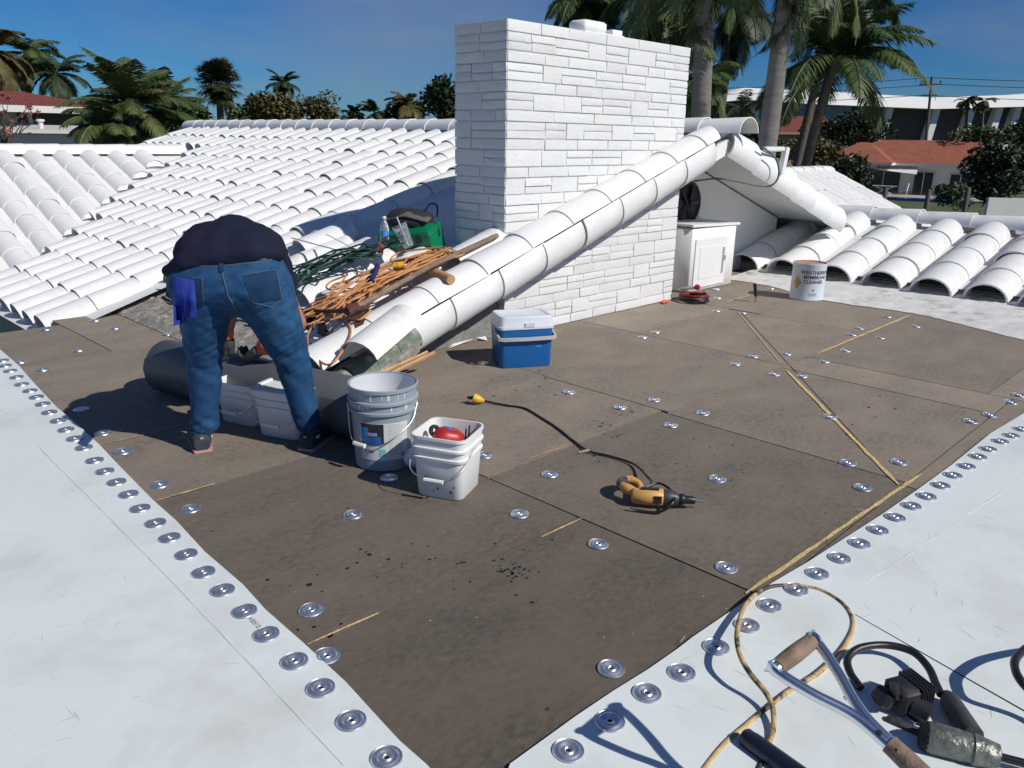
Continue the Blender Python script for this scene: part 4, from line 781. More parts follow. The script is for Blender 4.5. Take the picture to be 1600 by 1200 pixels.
# second black cable at the right edge
mb = MB(); mb.tube(smooth_path([G(*c) for c in [(1680, 1180, .012), (1640, 1110, .06), (1600, 1070, .105), (1586, 1045, .112), (1590, 1025, .112), (1620, 1005, .10), (1680, 1000, .06), (1760, 1010, .012)]], 6), .0105, 8); mb.build('black_cable', BLACKP, None, 60, 'thick black cable loop at the right edge of the picture', 'cable')
# ------------------------------------------------------------------ pile of gear on the torn tiles
def rp(px, py, off): return onR(px, py, off)
ORC = mat('orange_cord', (.50, .225, .08), .5, var=.2, vscale=20); GRC = mat('green_cord', (.012, .055, .042), .5, var=.3, vscale=20)
def skein(n, c0, c1, wid, lay, r, m, name, label, seed, wob=.03):
    rr = random.Random(seed); mb = MB(); ax = c1 - c0; axn = ax.normalized(); nr = NX; sdv = axn.cross(nr).normalized(); path = []
    for k in range(n):
        s0 = rr.gauss(0, .40) * wid; s1 = rr.gauss(0, .40) * wid; z = rr.uniform(.25, 1) * lay; e0, e1 = -rr.uniform(.20, .60), rr.uniform(.15, .58); ph = rr.uniform(0, 6.28); fr = rr.uniform(2.5, 6.5); am = rr.uniform(.3, 1.3) * wob
        m_ = 9; seg = []
        for j in range(m_):
            t = j / (m_ - 1); env = 0.55 + .45 * sin(pi * t)
            seg.append(c0.lerp(c1, .5) + ax * (e0 + (e1 - e0) * t + rr.gauss(0, .018)) + sdv * ((s0 * (1 - t) + s1 * t) * (1.2 - .35 * t) + am * sin(fr * t * 3 + ph) + rr.gauss(0, wob * .28)) + nr * (z * env + rr.uniform(-.010, .014)))
        if k % 2: seg.reverse()
        path += seg
        if rr.random() < .35:
            q = seg[-1]; R_ = rr.uniform(.03, .075); a0 = rr.uniform(0, 6.28); path += [q + (axn * (cos(a0 + a) - cos(a0)) + sdv * (sin(a0 + a) - sin(a0))) * R_ + nr * .006 * a for a in (.9, 1.8, 2.7, 3.6, 4.5)]
    mb.tube(smooth_path(path, 4), r, 6); return mb.build(name, m, None, 60, label, 'cord')
TB = 0.10
skein(34, rp(505, 500, TB + .02), rp(690, 402, TB + .04), .21, .095, .0066, ORC, 'orange_cable', 'tangled orange extension cord heaped on the torn tiles', 5)
skein(24, rp(450, 452, TB + .03), rp(600, 392, TB + .05), .19, .11, .0062, GRC, 'green_cable', 'tangled dark green cord heaped beside the orange one', 9)
mb = MB(); mb.tube(smooth_path([rp(492, 500, .12), rp(480, 530, .12), rp(492, 556, .10), rp(512, 570, .09), rp(530, 556, .11), rp(548, 520, .13), rp(540, 490, .16), rp(560, 500, .15), rp(580, 485, .16)], 6), .0068, 6); mb.build('loose_cable', ORC, None, 60, 'loose orange cord end looping over a white tile below the heap', 'cord')
mb = MB(); a = rp(622, 415, .24); mb.tube([a, a + V((.03, -.02, .01))], [.022, .020], 10); mb.tube([a, a + V((-.03, .02, -.005))], [.020, .012], 10); mb.build('yellow_plug', MATS['plug_yellow'], None, 50, 'dull yellow plug on top of the orange cord', 'plug')
mb = MB(); a, b_ = rp(580, 440, .22), rp(590, 415, .24); mb.tube([a, b_], .018, 8); mb.build('blue_strap', mat('navy_strap', (.015, .02, .10), .6), None, 50, 'navy blue strap tied round the orange cord', 'strap')
# mattock
mk = thing('mattock', 'mattock with a rusty head and a long weathered wooden handle', 'mattock', rp(540, 490, .1))
RUST = mat('rusty_iron', (.11, .045, .032), .8, .3, var=.5, vscale=20, bump=.6)
ha, hb = rp(548, 484, .25), V((3.86, 3.935, .735)); mb = MB(); mb.tube([ha, ha.lerp(hb, .1), ha.lerp(hb, .5) + V((0, 0, .02)), ha.lerp(hb, .97), hb], [.020, .0175, .0165, .0185, .017], 10); mb.build('handle', WOOD, mk, 50)
m0, m1, m2 = rp(482, 484, .16), rp(528, 492, .19), rp(560, 500, .14); hv = (hb - ha).normalized()
mb = MB(); hs = smooth_path([m0, m0.lerp(m1, .6) + V((0, 0, .01)), ha, rp(575, 478, .20)], 4); mb.tube(hs, [.008 + .012 * (i / len(hs)) for i in range(len(hs))], 6); mb.tube([ha - hv * .03, ha + hv * .05], .029, 8); mb.grid([[ha + V((.0, 0, .0)), ha + hv * .04], [m2 + V((-.03, 0, -.01)), m2 + hv * .09 + V((-.02, 0, 0))], [m2 + V((-.06, -.05, -.03)), m2 + hv * .06 + V((-.06, -.06, -.03))]], thick=(0, 0, -.012)); mb.build('head', RUST, mk, 40)
# second pale handle end
mb = MB(); mb.tube([rp(664, 420, .13), rp(705, 437, .13)], [.036, .030], 12); mb.build('wood_roller', PINE, None, 50, 'short pale wooden cylinder under the mattock handle', 'wood piece')
# green tool box
gt = thing('tool_box', 'bright green tool box in the chimney shade', 'tool box', rp(650, 405, 0))
GREENB = mat('green_plastic', (.0, .17, .075), .4, var=.1, vscale=9)
c0 = V((3.72, 4.66, roofz(3.72))); gx = V((.35, -.90, .12)).normalized(); gmw = frame(c0, gx, NX)
mb = MB(); mb.rings(xf([rring(.44, .20, .02, .01), rring(.45, .215, .02, .11), rring(.455, .22, .02, .112), rring(.455, .22, .02, .15)], gmw)); mb.build('body', GREENB, gt, 40)
mb = MB(); mb.rings(xf([rring(.46, .225, .02, .153), rring(.455, .22, .03, .185), rring(.40, .17, .03, .205), rring(.2, .07, .02, .208)], gmw)); mb.build('lid', GREENB, gt, 40)
for s_ in (-1, 1):
    mb = MB(); mb.box(gmw @ V((s_ * .13, -.115, .14)), (.04, .012, .05), gmw.to_3x3()); mb.build('latch', BLACKP, gt, 0)
# backpack
bk = thing('backpack', 'dark backpack with a grey flap lying on the green box', 'backpack', c0 + NX * .2)
BK = mat('black_nylon', (.018, .019, .022), .8, var=.3, vscale=25, bump=.4)
bm = frame(c0 + NX * .215 + V((.05, .03, 0)), (.45, -.85, -.05), NX)
mb = MB(); mb.rings(xf([rring(.22, .17, .06, -.01), rring(.34, .22, .09, .01), rring(.36, .23, .10, .05), rring(.30, .19, .09, .085), rring(.14, .09, .04, .10)], bm)); mb.build('body', BK, bk, 60)
mb = MB(); mb.grid([[bm @ V((x, y, .105 - abs(x) * .22 + .012 * sin(9 * x))) for x in (-.16, -.08, 0, .08, .18)] for y in (-.10, -.06, -.02)], thick=(0, 0, -.008)); mb.build('flap', mat('taupe_nylon', (.13, .115, .105), .8, var=.2, vscale=25, bump=.3), bk, 60)
mb = MB(); mb.tube(smooth_path([bm @ V(p) for p in ((.10, .05, .09), (.14, .08, .14), (.19, .08, .13), (.20, .04, .06))], 5), .007, 6); mb.tube(smooth_path([bm @ V(p) for p in ((.16, -.02, .05), (.22, -.03, .03), (.25, -.05, -.04))], 4), .012, 6); mb.build('strap', BK, bk, 60)
# cup, bottle
CLR = mat('clear_plastic', (.86, .90, .92), .12, var=.02, trans=.85)
a, b_ = rp(612, 408, .20), rp(612, 362, .29); a = V((3.42, 4.62, roofz(3.42) + .19)); b_ = a + V((.02, .03, .19))
mb = MB(); q = (b_ - a).to_track_quat('Z', 'Y').to_matrix(); mb.lathe([(0, 0), (.030, .002), (.032, .02), (.032, .10), (.026, .13), (.013, .155), (.013, .18)], 18, a, q); bt = mb.build('water_bottle', CLR, None, 50, 'clear water bottle with a blue label on the cord heap', 'bottle')
mb = MB(); mb.lathe([(.0326, .045), (.0328, .085)], 18, a, q); mb.build('label_band', mat('band_blue', (.05, .2, .55), .4), bt, 50)
mb = MB(); mb.lathe([(.015, .172), (.015, .188), (0, .189)], 12, a, q); mb.build('bottle_cap', WPLAS, bt, 50)
a = V((3.48, 4.42, roofz(3.48) + .16)); q = V((.16, -.10, .9)).to_track_quat('Z', 'Y').to_matrix(); q = V((-.25, .35, .9)).to_track_quat('Z', 'Y').to_matrix()
mb = MB(); mb.lathe([(0, 0), (.034, .001), (.055, .165), (.058, .167), (.053, .164), (.032, .004)], 22, a, q); cu_ = mb.build('plastic_cup', CLR, None, 50, 'clear plastic cup with a straw leaning on the green box', 'cup')
mb = MB(); mb.tube([a + q @ V((.0, 0, .01)), a + q @ V((.03, .02, .22))], .004, 6); mb.build('straw', WPLAS, cu_, 50)
mb = MB(); c = V((3.33, 4.56, roofz(3.33) + .20)); mb.lathe([(0, -.03), (.03, -.03), (.032, .03), (0, .03)], 14, c, V((.3, -.4, .6)).to_track_quat('Z', 'Y').to_matrix()); mb.build('tape_spool', mat('brick_red', (.33, .07, .04), .6), None, 40, 'small brick red spool on the orange cord beside the bottle', 'spool')
# flat bars
for nm, lb, A, B, w_ in (('metal_bar', 'long flat metal bar crossing the green cord', (456, 372, .20), (580, 405, .16), .016), ('metal_bar', 'white metal strip poking up behind the green cord', (510, 366, .22), (572, 398, .15), .013), ('metal_bar', 'dull metal bar at the left end of the green cord', (440, 417, .14), (520, 408, .15), .022)):
    a, b_ = rp(*A), rp(*B); mb = MB(); mb.box((a + b_) / 2, ((b_ - a).length, w_, .006), frame((0, 0, 0), b_ - a, (0, 0, 1)).to_3x3()); mb.build(nm, WPLAS if 'white' in lb else ALU, None, 0, lb, 'metal bar')
# loose tiles, boards and scraps round the heap
for (px, py, off, yaw, lb) in ((560, 560, .06, .25, 'loose white tile below the mattock head'), (705, 418, .05, .05, 'loose white tile beside the rake under the handle end'), (470, 395, .06, -.1, 'white tile standing loose at the left of the green cord')):
    c = rp(px, py, off); link('loose_tile', TILE[0], None, frame(c, M.Rotation(yaw, 3, NX) @ UPX, NX + V((0, U(-.1, .1), 0))), lb, 'tile')
for (px, py, L_, w_, m_, lb) in ((660, 462, .36, .12, MATS['white_underlay'], 'white scrap board leaning under the mattock handle'), (610, 492, .30, .10, TARSHADE, 'black felt strip in the gap beside the rake')):
    c = rp(px, py, .05); mb = MB(); mb.box(c, (L_, w_, .014), frame((0, 0, 0), UPX + V((0, -.1, 0)), NX + V((.1, -.2, 0))).to_3x3()); mb.build('scrap_board', m_, None, 0, lb, 'scrap')
# ================================================================== THE WORKER
FW = V((.66, .75, 0)).normalized(); RT = V((.75, -.66, 0)).normalized(); UPV = V((0, 0, 1))
HC = V((1.52, 3.12, .80))
def W(f, r, z): return V((HC.x, HC.y, 0)) + FW * f + RT * r + V((0, 0, z))
def capsule(mb, p0, r0, p1, r1, n=14):
    p0, p1 = V(p0), V(p1); ax = p1 - p0; L_ = max(ax.length, 1e-5); t = ax / L_; u = t.orthogonal().normalized(); q = t.cross(u); rs = []
    for a in (-1.35, -.9, -.45, 0): rs.append((p0 + t * r0 * sin(a), r0 * cos(a)))
    for a in (0, .45, .9, 1.35): rs.append((p1 + t * r1 * sin(a), r1 * cos(a)))
    mb.rings([[c + (u * cos(2 * pi * k / n) + q * sin(2 * pi * k / n)) * r for k in range(n)] for c, r in rs])
def body_mesh(name, chains, voxel, m, parent, smooth=6, disp=None, label=None):
    mb = MB()
    for ch_ in chains:
        for (a, b_) in zip(ch_[:-1], ch_[1:]): capsule(mb, a[0], a[1], b_[0], b_[1])
    me = mb.mesh('tmp', m, 0); o = bpy.data.objects.new('tmp', me); COL.objects.link(o)
    md = o.modifiers.new('r', 'REMESH'); md.mode = 'VOXEL'; md.voxel_size = voxel
    if smooth: s = o.modifiers.new('s', 'SMOOTH'); s.factor = .5; s.iterations = smooth
    dg = bpy.context.evaluated_depsgraph_get(); me2 = bpy.data.meshes.new_from_object(o.evaluated_get(dg)); bpy.data.objects.remove(o)
    if disp:
        nrm = [v.normal.copy() for v in me2.vertices]
        for v, n_ in zip(me2.vertices, nrm): v.co += n_ * disp(v.co, n_)
    me2.materials.clear(); me2.materials.append(m); me2.polygons.foreach_set('use_smooth', [True] * len(me2.polygons)); me2.update()
    me2.name = name; return link(name, me2, parent, None, label)
man = thing('person', 'person in blue jeans and navy shirt bending over, seen from behind', 'person', (1.6, 3.2, 0))
JEAN = mat('blue_denim', (.016, .062, .150), .85, var=.28, vscale=26, bump=.35, bscale=220, col2=(.04, .13, .26), c2pos=(.5, .75), c2scale=5, spec=.2)
NAVY = mat('navy_cotton', (.013, .016, .034), .9, var=.18, vscale=14, bump=.25, bscale=150, spec=.15)
SKIN = mat('skin', (.36, .15, .10), .55, var=.15, vscale=9, sub=.05)
la_, ra_ = V((1.445, 3.345, .10)), V((1.787, 3.045, .10))
def mid(a, b_, t, off): return a.lerp(b_, t) + off
lh, rh = W(.0, -.115, .775), W(.0, .115, .775)
lk = lh.lerp(la_, .52) + FW * .045 - RT * .012; rk_ = rh.lerp(ra_, .52) + FW * .045 + RT * .02
def jean_fold(co, n_):
    z = co.z; d = NZ.noise(V((co.x * 9, co.y * 9, co.z * 7))) * .007
    k = math.exp(-((z - .14) / .05) ** 2) * .0085 + math.exp(-((z - .46) / .12) ** 2) * .006 + math.exp(-((z - .70) / .08) ** 2) * .005 + .0015
    w_ = NZ.noise(V((co.x * 6 + 3, co.y * 6, z * 22 + co.x * 14 - co.y * 9))) + .6 * NZ.noise(V((co.x * 9, co.y * 9 + 5, z * 46 - co.x * 20 + co.y * 12)))
    return d * .7 + k * 1.1 * w_
pants = body_mesh('trousers', [
    [(lh + V((0, 0, .0)), .138), (lh.lerp(lk, .5), .104), (lk, .077), (lk.lerp(la_, .45), .067), (la_ + V((0, 0, .02)), .060)],
    [(rh + V((0, 0, .0)), .138), (rh.lerp(rk_, .5), .106), (rk_, .079), (rk_.lerp(ra_, .45), .068), (ra_ + V((0, 0, .02)), .060)],
    [(W(.0, -.10, .80), .130), (W(.0, .10, .80), .130)], [(W(.07, -.095, .82), .118), (W(.07, .095, .82), .118)], [(W(-.03, -.085, .79), .112), (W(-.03, .085, .79), .112)], [(W(.02, -.06, .72), .09), (W(.02, .06, .72), .09)]], .0085, JEAN, man, 5, jean_fold)
def shirt_fold(co, n_): return NZ.noise(V((co.x * 7, co.y * 7, co.z * 9))) * .006 + NZ.noise(V((co.x * 14 - co.y * 10, co.y * 8, co.z * 34))) * .005 * max(0, 1 - abs(co.z - .88) / .12)
sh_l, sh_r = W(.46, -.13, .68), W(.46, .09, .68)
shirt = body_mesh('shirt', [
    [(W(.04, -.125, .885), .112), (W(.04, .070, .895), .112)], [(W(.13, -.110, .895), .128), (W(.13, .055, .90), .128)], [(W(.25, -.09, .865), .135), (W(.25, .05, .865), .135)], [(W(.37, -.08, .79), .13), (W(.37, .05, .79), .13)], [(W(.46, -.10, .70), .10), (W(.46, .08, .70), .10)],
    [(W(.05, -.03, .90), .122), (W(.19, -.02, .905), .142), (W(.33, -.01, .83), .142), (W(.47, 0, .72), .112)],
    [(W(-.02, -.245, .835), .022), (W(-.060, -.15, .880), .052), (W(-.068, -.02, .905), .054), (W(-.060, .10, .918), .052), (W(.0, .205, .900), .022)],
    [(sh_l, .075), (sh_l.lerp(W(.50, -.18, .5), .5), .062)], [(sh_r, .075), (sh_r.lerp(W(.50, .14, .5), .5), .062)]], .009, NAVY, man, 5, shirt_fold)
hl, hr = RD(352, 545, 4.02), RD(398, 553, 4.05)
el, er = W(.50, -.19, .47), RD(464, 505, 3.86)
skin = body_mesh('body', [
    [(sh_l, .06), (el, .045), (hl + (el - hl).normalized() * .10, .032)], [(sh_r, .06), (er, .047), (hr + (er - hr).normalized() * .10, .033)],
    [(W(.48, 0, .70), .07), (W(.56, 0, .63), .058), (W(.60, 0, .58), .06)], [(W(.61, 0, .58), .088), (W(.66, 0, .51), .085), (W(.69, 0, .44), .062)],
    [(W(.62, -.085, .53), .018), (W(.63, -.092, .505), .014)], [(W(.62, .085, .53), .018), (W(.63, .092, .505), .014)], [(W(.75, 0, .48), .016), (W(.755, 0, .465), .018)],
    [(W(.1, 0, .86), .09), (W(.3, 0, .83), .09), (W(.47, 0, .70), .09)], [(W(.06, -.08, .84), .08), (W(.06, .08, .84), .08)], [(lh, .09), (lk, .06), (la_, .045)], [(rh, .09), (rk_, .06), (ra_, .045)]], .010, SKIN, man, 4)
hair = body_mesh('hair', [[(W(.58, 0, .60), .09), (W(.63, 0, .545), .097), (W(.645, 0, .505), .088)]], .012, mat('dark_hair', (.02, .014, .01), .7, var=.3), man, 3)
# gloved hands: palm, four fingers, thumb
GLV = mat('grey_glove', (.045, .05, .055), .75, var=.3, vscale=30, bump=.4); CUFF = mat('orange_cuff', (.62, .12, .05), .7, var=.15)
def glove(h, e, s):
    d = (h - e).normalized(); wr = h - d * .075; sdv = d.cross(UPV).normalized() * s; nr = sdv.cross(d) * s; chs = [[(wr, .030), (h - d * .02 + sdv * .012, .031)], [(h - d * .04 - sdv * .02, .025), (h + d * .015 - sdv * .02, .024)], [(h - d * .04 + sdv * .022, .025), (h + d * .015 + sdv * .026, .023)]]
    for k, (o_, L_) in enumerate(((-.033, .066), (-.011, .076), (.012, .072), (.034, .056))):
        b0 = h + d * .02 + sdv * o_; b1 = b0 + d * L_ * .5 + nr * .010; b2 = b1 + d * L_ * .25 + nr * L_ * .45; b3 = b2 - d * L_ * .12 + nr * L_ * .34; chs.append([(b0, .0115), (b1, .0105), (b2, .0098), (b3, .009)])
    t0 = h - d * .035 - sdv * .038; chs.append([(t0, .014), (t0 + d * .035 - sdv * .022 + nr * .012, .0125), (t0 + d * .065 - sdv * .012 + nr * .03, .011)])
    g = body_mesh('glove', chs, .005, GLV, man, 2)
    q = MB(); u = d.orthogonal().normalized(); v2 = d.cross(u); q.rings([[wr + d * x + (u * cos(a) + v2 * sin(a)) * r for a in [2 * pi * k / 18 for k in range(18)]] for x, r in ((-.035, .040), (-.034, .044), (.0, .042), (.012, .038))], cap0=False, cap1=False); q.build('cuff', CUFF, g, 50)
glove(hl, el, 1); glove(hr, er, -1)
# shoes
SHOE = mat('navy_sneaker', (.030, .040, .055), .8, var=.2, vscale=30, bump=.3); SOLE = mat('pink_sole', (.55, .30, .27), .7, var=.12)
def shoe(heel, yaw):
    f = M.Rotation(yaw, 3, 'Z') @ FW; s = V((f.y, -f.x, 0)); sh = thing_part('shoe'); prof = [(0.0, .036, .075), (.02, .042, .095), (.07, .043, .098), (.12, .044, .082), (.18, .050, .062), (.235, .048, .048), (.275, .032, .034), (.288, .012, .025)]
    def rg(x, w_, z0, z1, n=12): return [heel + f * x + s * w_ * cos(2 * pi * k / n) + V((0, 0, z0 + (z1 - z0) * (.5 + .5 * sin(2 * pi * k / n)))) for k in range(n)]
    q = MB(); q.rings([rg(x, w_, .010, h_) for x, w_, h_ in prof]); so_ = q.build('shoe', SHOE, man, 60)
    q = MB(); n = 14; out = [(x, w_ + .001) for x, w_, h_ in prof]; poly = [heel + f * (x + (-.003 if x == 0 else 0)) + s * w_ for x, w_ in out] + [heel + f * (x + (-.003 if x == 0 else 0)) - s * w_ for x, w_ in reversed(out)]
    q.prism([(p.x, p.y) for p in poly], .0025, .0145); q.build('sole', SOLE, so_, 0)
    q = MB(); q.tube([heel + f * .02 + V((0, 0, .088)) + (f * .045 * (1 - cos(a)) + s * .04 * sin(a)) for a in [2 * pi * k / 16 for k in range(17)]], .008, 6); q.build('collar', SHOE, so_, 60)
    q = MB(); q.box(heel + f * .04 + s * .0445 + V((0, 0, .065)), (.03, .003, .012), M.Rotation(math.atan2(f.y, f.x), 3, 'Z')); q.build('logo_stripe', WPLAS, so_, 0)
    q = MB(); q.box(heel - f * .001 + V((0, 0, .072)), (.004, .014, .008), M.Rotation(math.atan2(f.y, f.x), 3, 'Z')); q.build('heel_tab', SOLE, so_, 0)
def thing_part(n): return None
shoe(V((1.405, 3.303, 0)), .38); shoe(V((1.747, 3.005, 0)), -.30)
# details projected on the trousers
def bvh(o):
    me = o.data; return BVHTree.FromPolygons([v.co for v in me.vertices], [tuple(p.vertices) for p in me.polygons])
bt_ = bvh(pants); bs_ = bvh(shirt)
def hit(px, py, off=.004, tree=None, fall=3.3):
    d = ray(px, py).normalized(); r = (tree or bt_).ray_cast(C0, d)
    return (r[0] - d * off) if r[0] is not None else C0 + d * fall
def seam(pts, r, m, name, tree=None):
    P = []
    for (a, b_) in zip(pts[:-1], pts[1:]):
        k = max(2, int(math.hypot(b_[0] - a[0], b_[1] - a[1]) / 4)); P += [hit(a[0] + (b_[0] - a[0]) * j / k, a[1] + (b_[1] - a[1]) * j / k, r * .4, tree) for j in range(k)]
    P.append(hit(*pts[-1], r * .4, tree)); q = MB(); q.tube(P, r, 5); return q.build(name, m, pants, 60)
THR = mat('denim_thread', (.075, .10, .14), .8); JEAND = mat('denim_dark', (.012, .040, .100), .85, var=.3, vscale=26, bump=.35, bscale=220, spec=.2)
def patch(poly4, nx, ny, off, m, name, parent, th=.0025):
    a, b_, c, d = poly4; g = []
    for i in range(ny + 1):
        t = i / ny; row = []
        for j in range(nx + 1):
            s_ = j / nx; x = (a[0] * (1 - s_) + b_[0] * s_) * (1 - t) + (d[0] * (1 - s_) + c[0] * s_) * t; y = (a[1] * (1 - s_) + b_[1] * s_) * (1 - t) + (d[1] * (1 - s_) + c[1] * s_) * t; row.append(hit(x, y, off))
        g.append(row)
    q = MB(); q.grid(g); return q.build(name, m, parent, 60)
pk = [(379, 430), (432, 421), (441, 468), (424, 480), (395, 473)]
patch([pk[0], pk[1], pk[2], pk[4]], 8, 8, .0035, JEAND, 'back_pocket', pants); seam(pk + [pk[0]], .0022, THR, 'stitching'); seam([(380, 434), (432, 425)], .0018, THR, 'stitching')
pk2 = [(285, 436), (315, 434), (318, 478), (288, 488)]
patch(pk2, 6, 8, .0035, JEAND, 'back_pocket', pants); seam([(300, 435), (315, 434), (318, 478)], .0022, THR, 'stitching')
seam([(344, 400), (348, 430), (356, 462), (372, 488)], .0030, THR, 'centre_seam'); seam([(285, 415), (340, 416), (400, 410), (430, 404)], .0022, THR, 'yoke_seam')
patch([(341, 404), (348, 403), (350, 424), (343, 425)], 2, 4, .007, JEAND, 'belt_loop', pants)
patch([(398, 399), (417, 400), (415, 406), (397, 405)], 4, 2, .006, mat('brown_leather', (.16, .06, .035), .6), 'leather_tag', pants)
# rag
q = MB(); g = []
for i in range(11):
    t = i / 10; row = []
    for j in range(9):
        s_ = j / 8; x = 270 + 3 * t + s_ * (33 + 3 * t); y = 432 + 6 * s_ + t * (62 + (14 * (1 - s_) if s_ < .45 else -4)); p = hit(x, y, .010, None, 3.28); p = p - FW * .012 * abs(sin(s_ * 9 + t)) * (.3 + t); row.append(p)
    g.append(row)
for i in range(1, 11):
    for j in range(9):
        d0 = (g[i - 1][j] - C0).length; v = g[i][j] - C0; v = v.normalized() * min(v.length, d0 * 1.006); g[i][j] = C0 + v
q.grid(g, thick=tuple(FW * .004)); rg_ = q.build('blue_rag', mat('royal_blue_cloth', (.03, .055, .33), .85, var=.2, vscale=25, bump=.3, bscale=120, spec=.2), None, 60, 'royal blue rag hanging from the worker\'s left back pocket', 'rag')
# ================================================================== BACKGROUND
def leafmat(name, c, c2=None):
    m = mat(name, c, .55, var=.35, vscale=3, col2=c2, c2pos=(.45, .65), c2scale=1.2, rnd=.05, spec=.35); return m
def gxy(px, D, z=GZ):
    p = RD(px, 230, D); return V((p.x, p.y, z))
def zat(px, py, D): return RD(px, py, D).z
def quadleaf(mb, p, d, n, L_, w_, droop=.0):
    d = d.normalized(); s = d.cross(n); s = s.normalized() * w_ if s.length > 1e-4 else d.orthogonal() * w_
    m = p + d * L_ * .5; e = p + d * L_ + V((0, 0, -droop)); mb.add([p, m + s, e, m - s], [(0, 1, 2, 3)])
def foliage_tree(px, D, y0, y1, wpx, m, label, cat='tree', n=2600, leaf=.16, trunk=True, seed=1, base=GZ, clumps=16, name='tree', group=None):
    rr = random.Random(seed); sc_ = D / 1290.0; top = zat(px, y0, D); bot = max(zat(px, y1, D), base + .2); cx = gxy(px, D, 0); R_ = wpx * sc_ / 2; hz = (top - bot) / 2; c = V((cx.x, cx.y, (top + bot) / 2))
    t = thing(name, label, cat, (cx.x, cx.y, base), group); mb = MB(); cl_ = []
    for k in range(clumps):
        a = rr.uniform(0, 2 * pi); u = rr.uniform(-1, 1); r = rr.uniform(.35, .82); q = math.sqrt(1 - u * u); cl_.append((c + V((R_ * r * q * cos(a), R_ * r * q * sin(a), hz * r * u)), rr.uniform(.28, .48)))
    lf = leaf
    for k in range(n):
        cc_, r = cl_[k % clumps]; a = rr.uniform(0, 2 * pi); u = rr.uniform(-1, 1); q = math.sqrt(1 - u * u); rad = rr.uniform(.55, 1.05) ** .6
        p = cc_ + V((R_ * r * q * cos(a), R_ * r * q * sin(a), hz * r * u * 1.1)) * rad
        d = V((rr.gauss(0, 1), rr.gauss(0, 1), rr.gauss(0, .7))); n_ = V((rr.gauss(0, .6), rr.gauss(0, .6), 1)); quadleaf(mb, p, d, n_, lf * rr.uniform(.7, 1.4), lf * rr.uniform(.22, .4))
    mb.build('crown', m, t, 0)
    if trunk:
        q = MB(); q.tube([(cx.x, cx.y, base), (cx.x + R_ * .05, cx.y, bot + hz * .5), (cx.x + R_ * .1, cx.y + R_ * .05, c.z + hz * .3)], [R_ * .10 + .08, R_ * .07 + .05, .05], 8)
        for k in range(6): q.tube([(cx.x + R_ * .05, cx.y, bot + hz * .4), tuple(cl_[k][0])], [R_ * .04 + .03, .02], 5)
        q.build('trunk', BARK, t, 60)
    return t
BARK = mat('grey_bark', (.10, .085, .07), .9, var=.3, vscale=8, bump=.8, bscale=15); PBARK = mat('royal_palm_bark', (.165, .155, .14), .85, var=.25, vscale=2.5, bump=.4, bscale=10, coord='World', stretch=(1, 1, 5))
PGREEN = leafmat('palm_leaf', (.055, .092, .028), (.11, .125, .04)); DGREEN = leafmat('dark_leaf', (.022, .040, .016), (.04, .058, .022)); OLIVE = leafmat('olive_leaf', (.080, .075, .022), (.13, .10, .032)); MGREEN = leafmat('mid_leaf', (.046, .082, .026), (.085, .105, .035)); FGREEN = leafmat('fan_leaf', (.030, .042, .016), (.085, .072, .035))
def frond(mb, root, az, el, L_, droop, w_, nl, rr, curl=1.0, lw=.018, hang=.28):
    d0 = V((cos(az) * cos(el), sin(az) * cos(el), sin(el))); P = []; p = V(root); st = 14
    for i in range(st + 1):
        P.append(p.copy()); e = el - droop * (i / st) ** 1.3; p = p + V((cos(az) * cos(e), sin(az) * cos(e), sin(e))) * L_ / st
    mb.tube(P, [.022 * (1 - i / st) + .006 for i in range(st + 1)], 4)
    for k in range(nl):
        t = .10 + .9 * k / nl; i = min(int(t * st), st - 1); q = P[i].lerp(P[i + 1], t * st - i); tg = (P[i + 1] - P[i]).normalized(); s = tg.cross(UPV).normalized() if abs(tg.z) < .98 else V((1, 0, 0)); ll = w_ * (sin(pi * min(1, .12 + t * .93)) ** .6) * rr.uniform(.8, 1.1)
        for sg in (-1, 1):
            dd = (s * sg + tg * .85 + V((0, 0, -hang * rr.uniform(.2, 1.5)))).normalized(); nn = UPV; a = q; m_ = q + dd * ll * .55; e_ = q + dd * ll + V((0, 0, -ll * .18 * curl)); w2 = tg * lw * rr.uniform(.8, 1.3)
            mb.add([a - w2 * .5, a + w2 * .5, m_ + w2, e_, m_ - w2], [(0, 1, 2, 4), (4, 2, 3)])
def palm(px, D, base_px, crown_px, crown_y, trunk_r, L_, nf, label, m=PGREEN, bark=PBARK, seed=3, el=(-.6, 1.2), w_=.55, nl=34, base=GZ, shaft=False, droop=1.7, name='palm_tree', lw=.018, group=None, azr=(0, 6.283)):
    rr = random.Random(seed); b0 = gxy(base_px, D, base); c_ = RD(crown_px, crown_y, D); lw *= .72; nl = int(nl * 1.1); t = thing(name, label, 'palm', b0, group); q = MB(); n = 12; P = [b0.lerp(c_, i / n) + V((0, 0, 0)) for i in range(n + 1)]
    lean = c_ - b0; lean.z = 0; P = [b0 + lean * (i / n) ** 1.5 + V((0, 0, (c_.z - b0.z) * i / n)) for i in range(n + 1)]
    q.tube(P, [trunk_r * (1.25 if i == 0 else 1.0 - .25 * i / n) for i in range(n + 1)], 14); q.build('trunk', bark, t, 60)
    if shaft: q = MB(); q.tube([c_ - V((0, 0, .9)), c_ - V((0, 0, .5)), c_ + V((0, 0, .3))], [trunk_r * .82, trunk_r * .7, .06], 12); q.build('crownshaft', mat('crownshaft_green', (.06, .10, .03), .5, var=.2), t, 60)
    mb = MB()
    for k in range(nf):
        az = azr[0] + (azr[1] - azr[0]) * (k + rr.uniform(0, .8)) / nf; e = rr.uniform(*el); frond(mb, c_, az, e, L_ * rr.uniform(.8, 1.1), droop * rr.uniform(.75, 1.15), w_, nl, rr, lw=lw)
    mb.build('crown', m, t, 0); return t
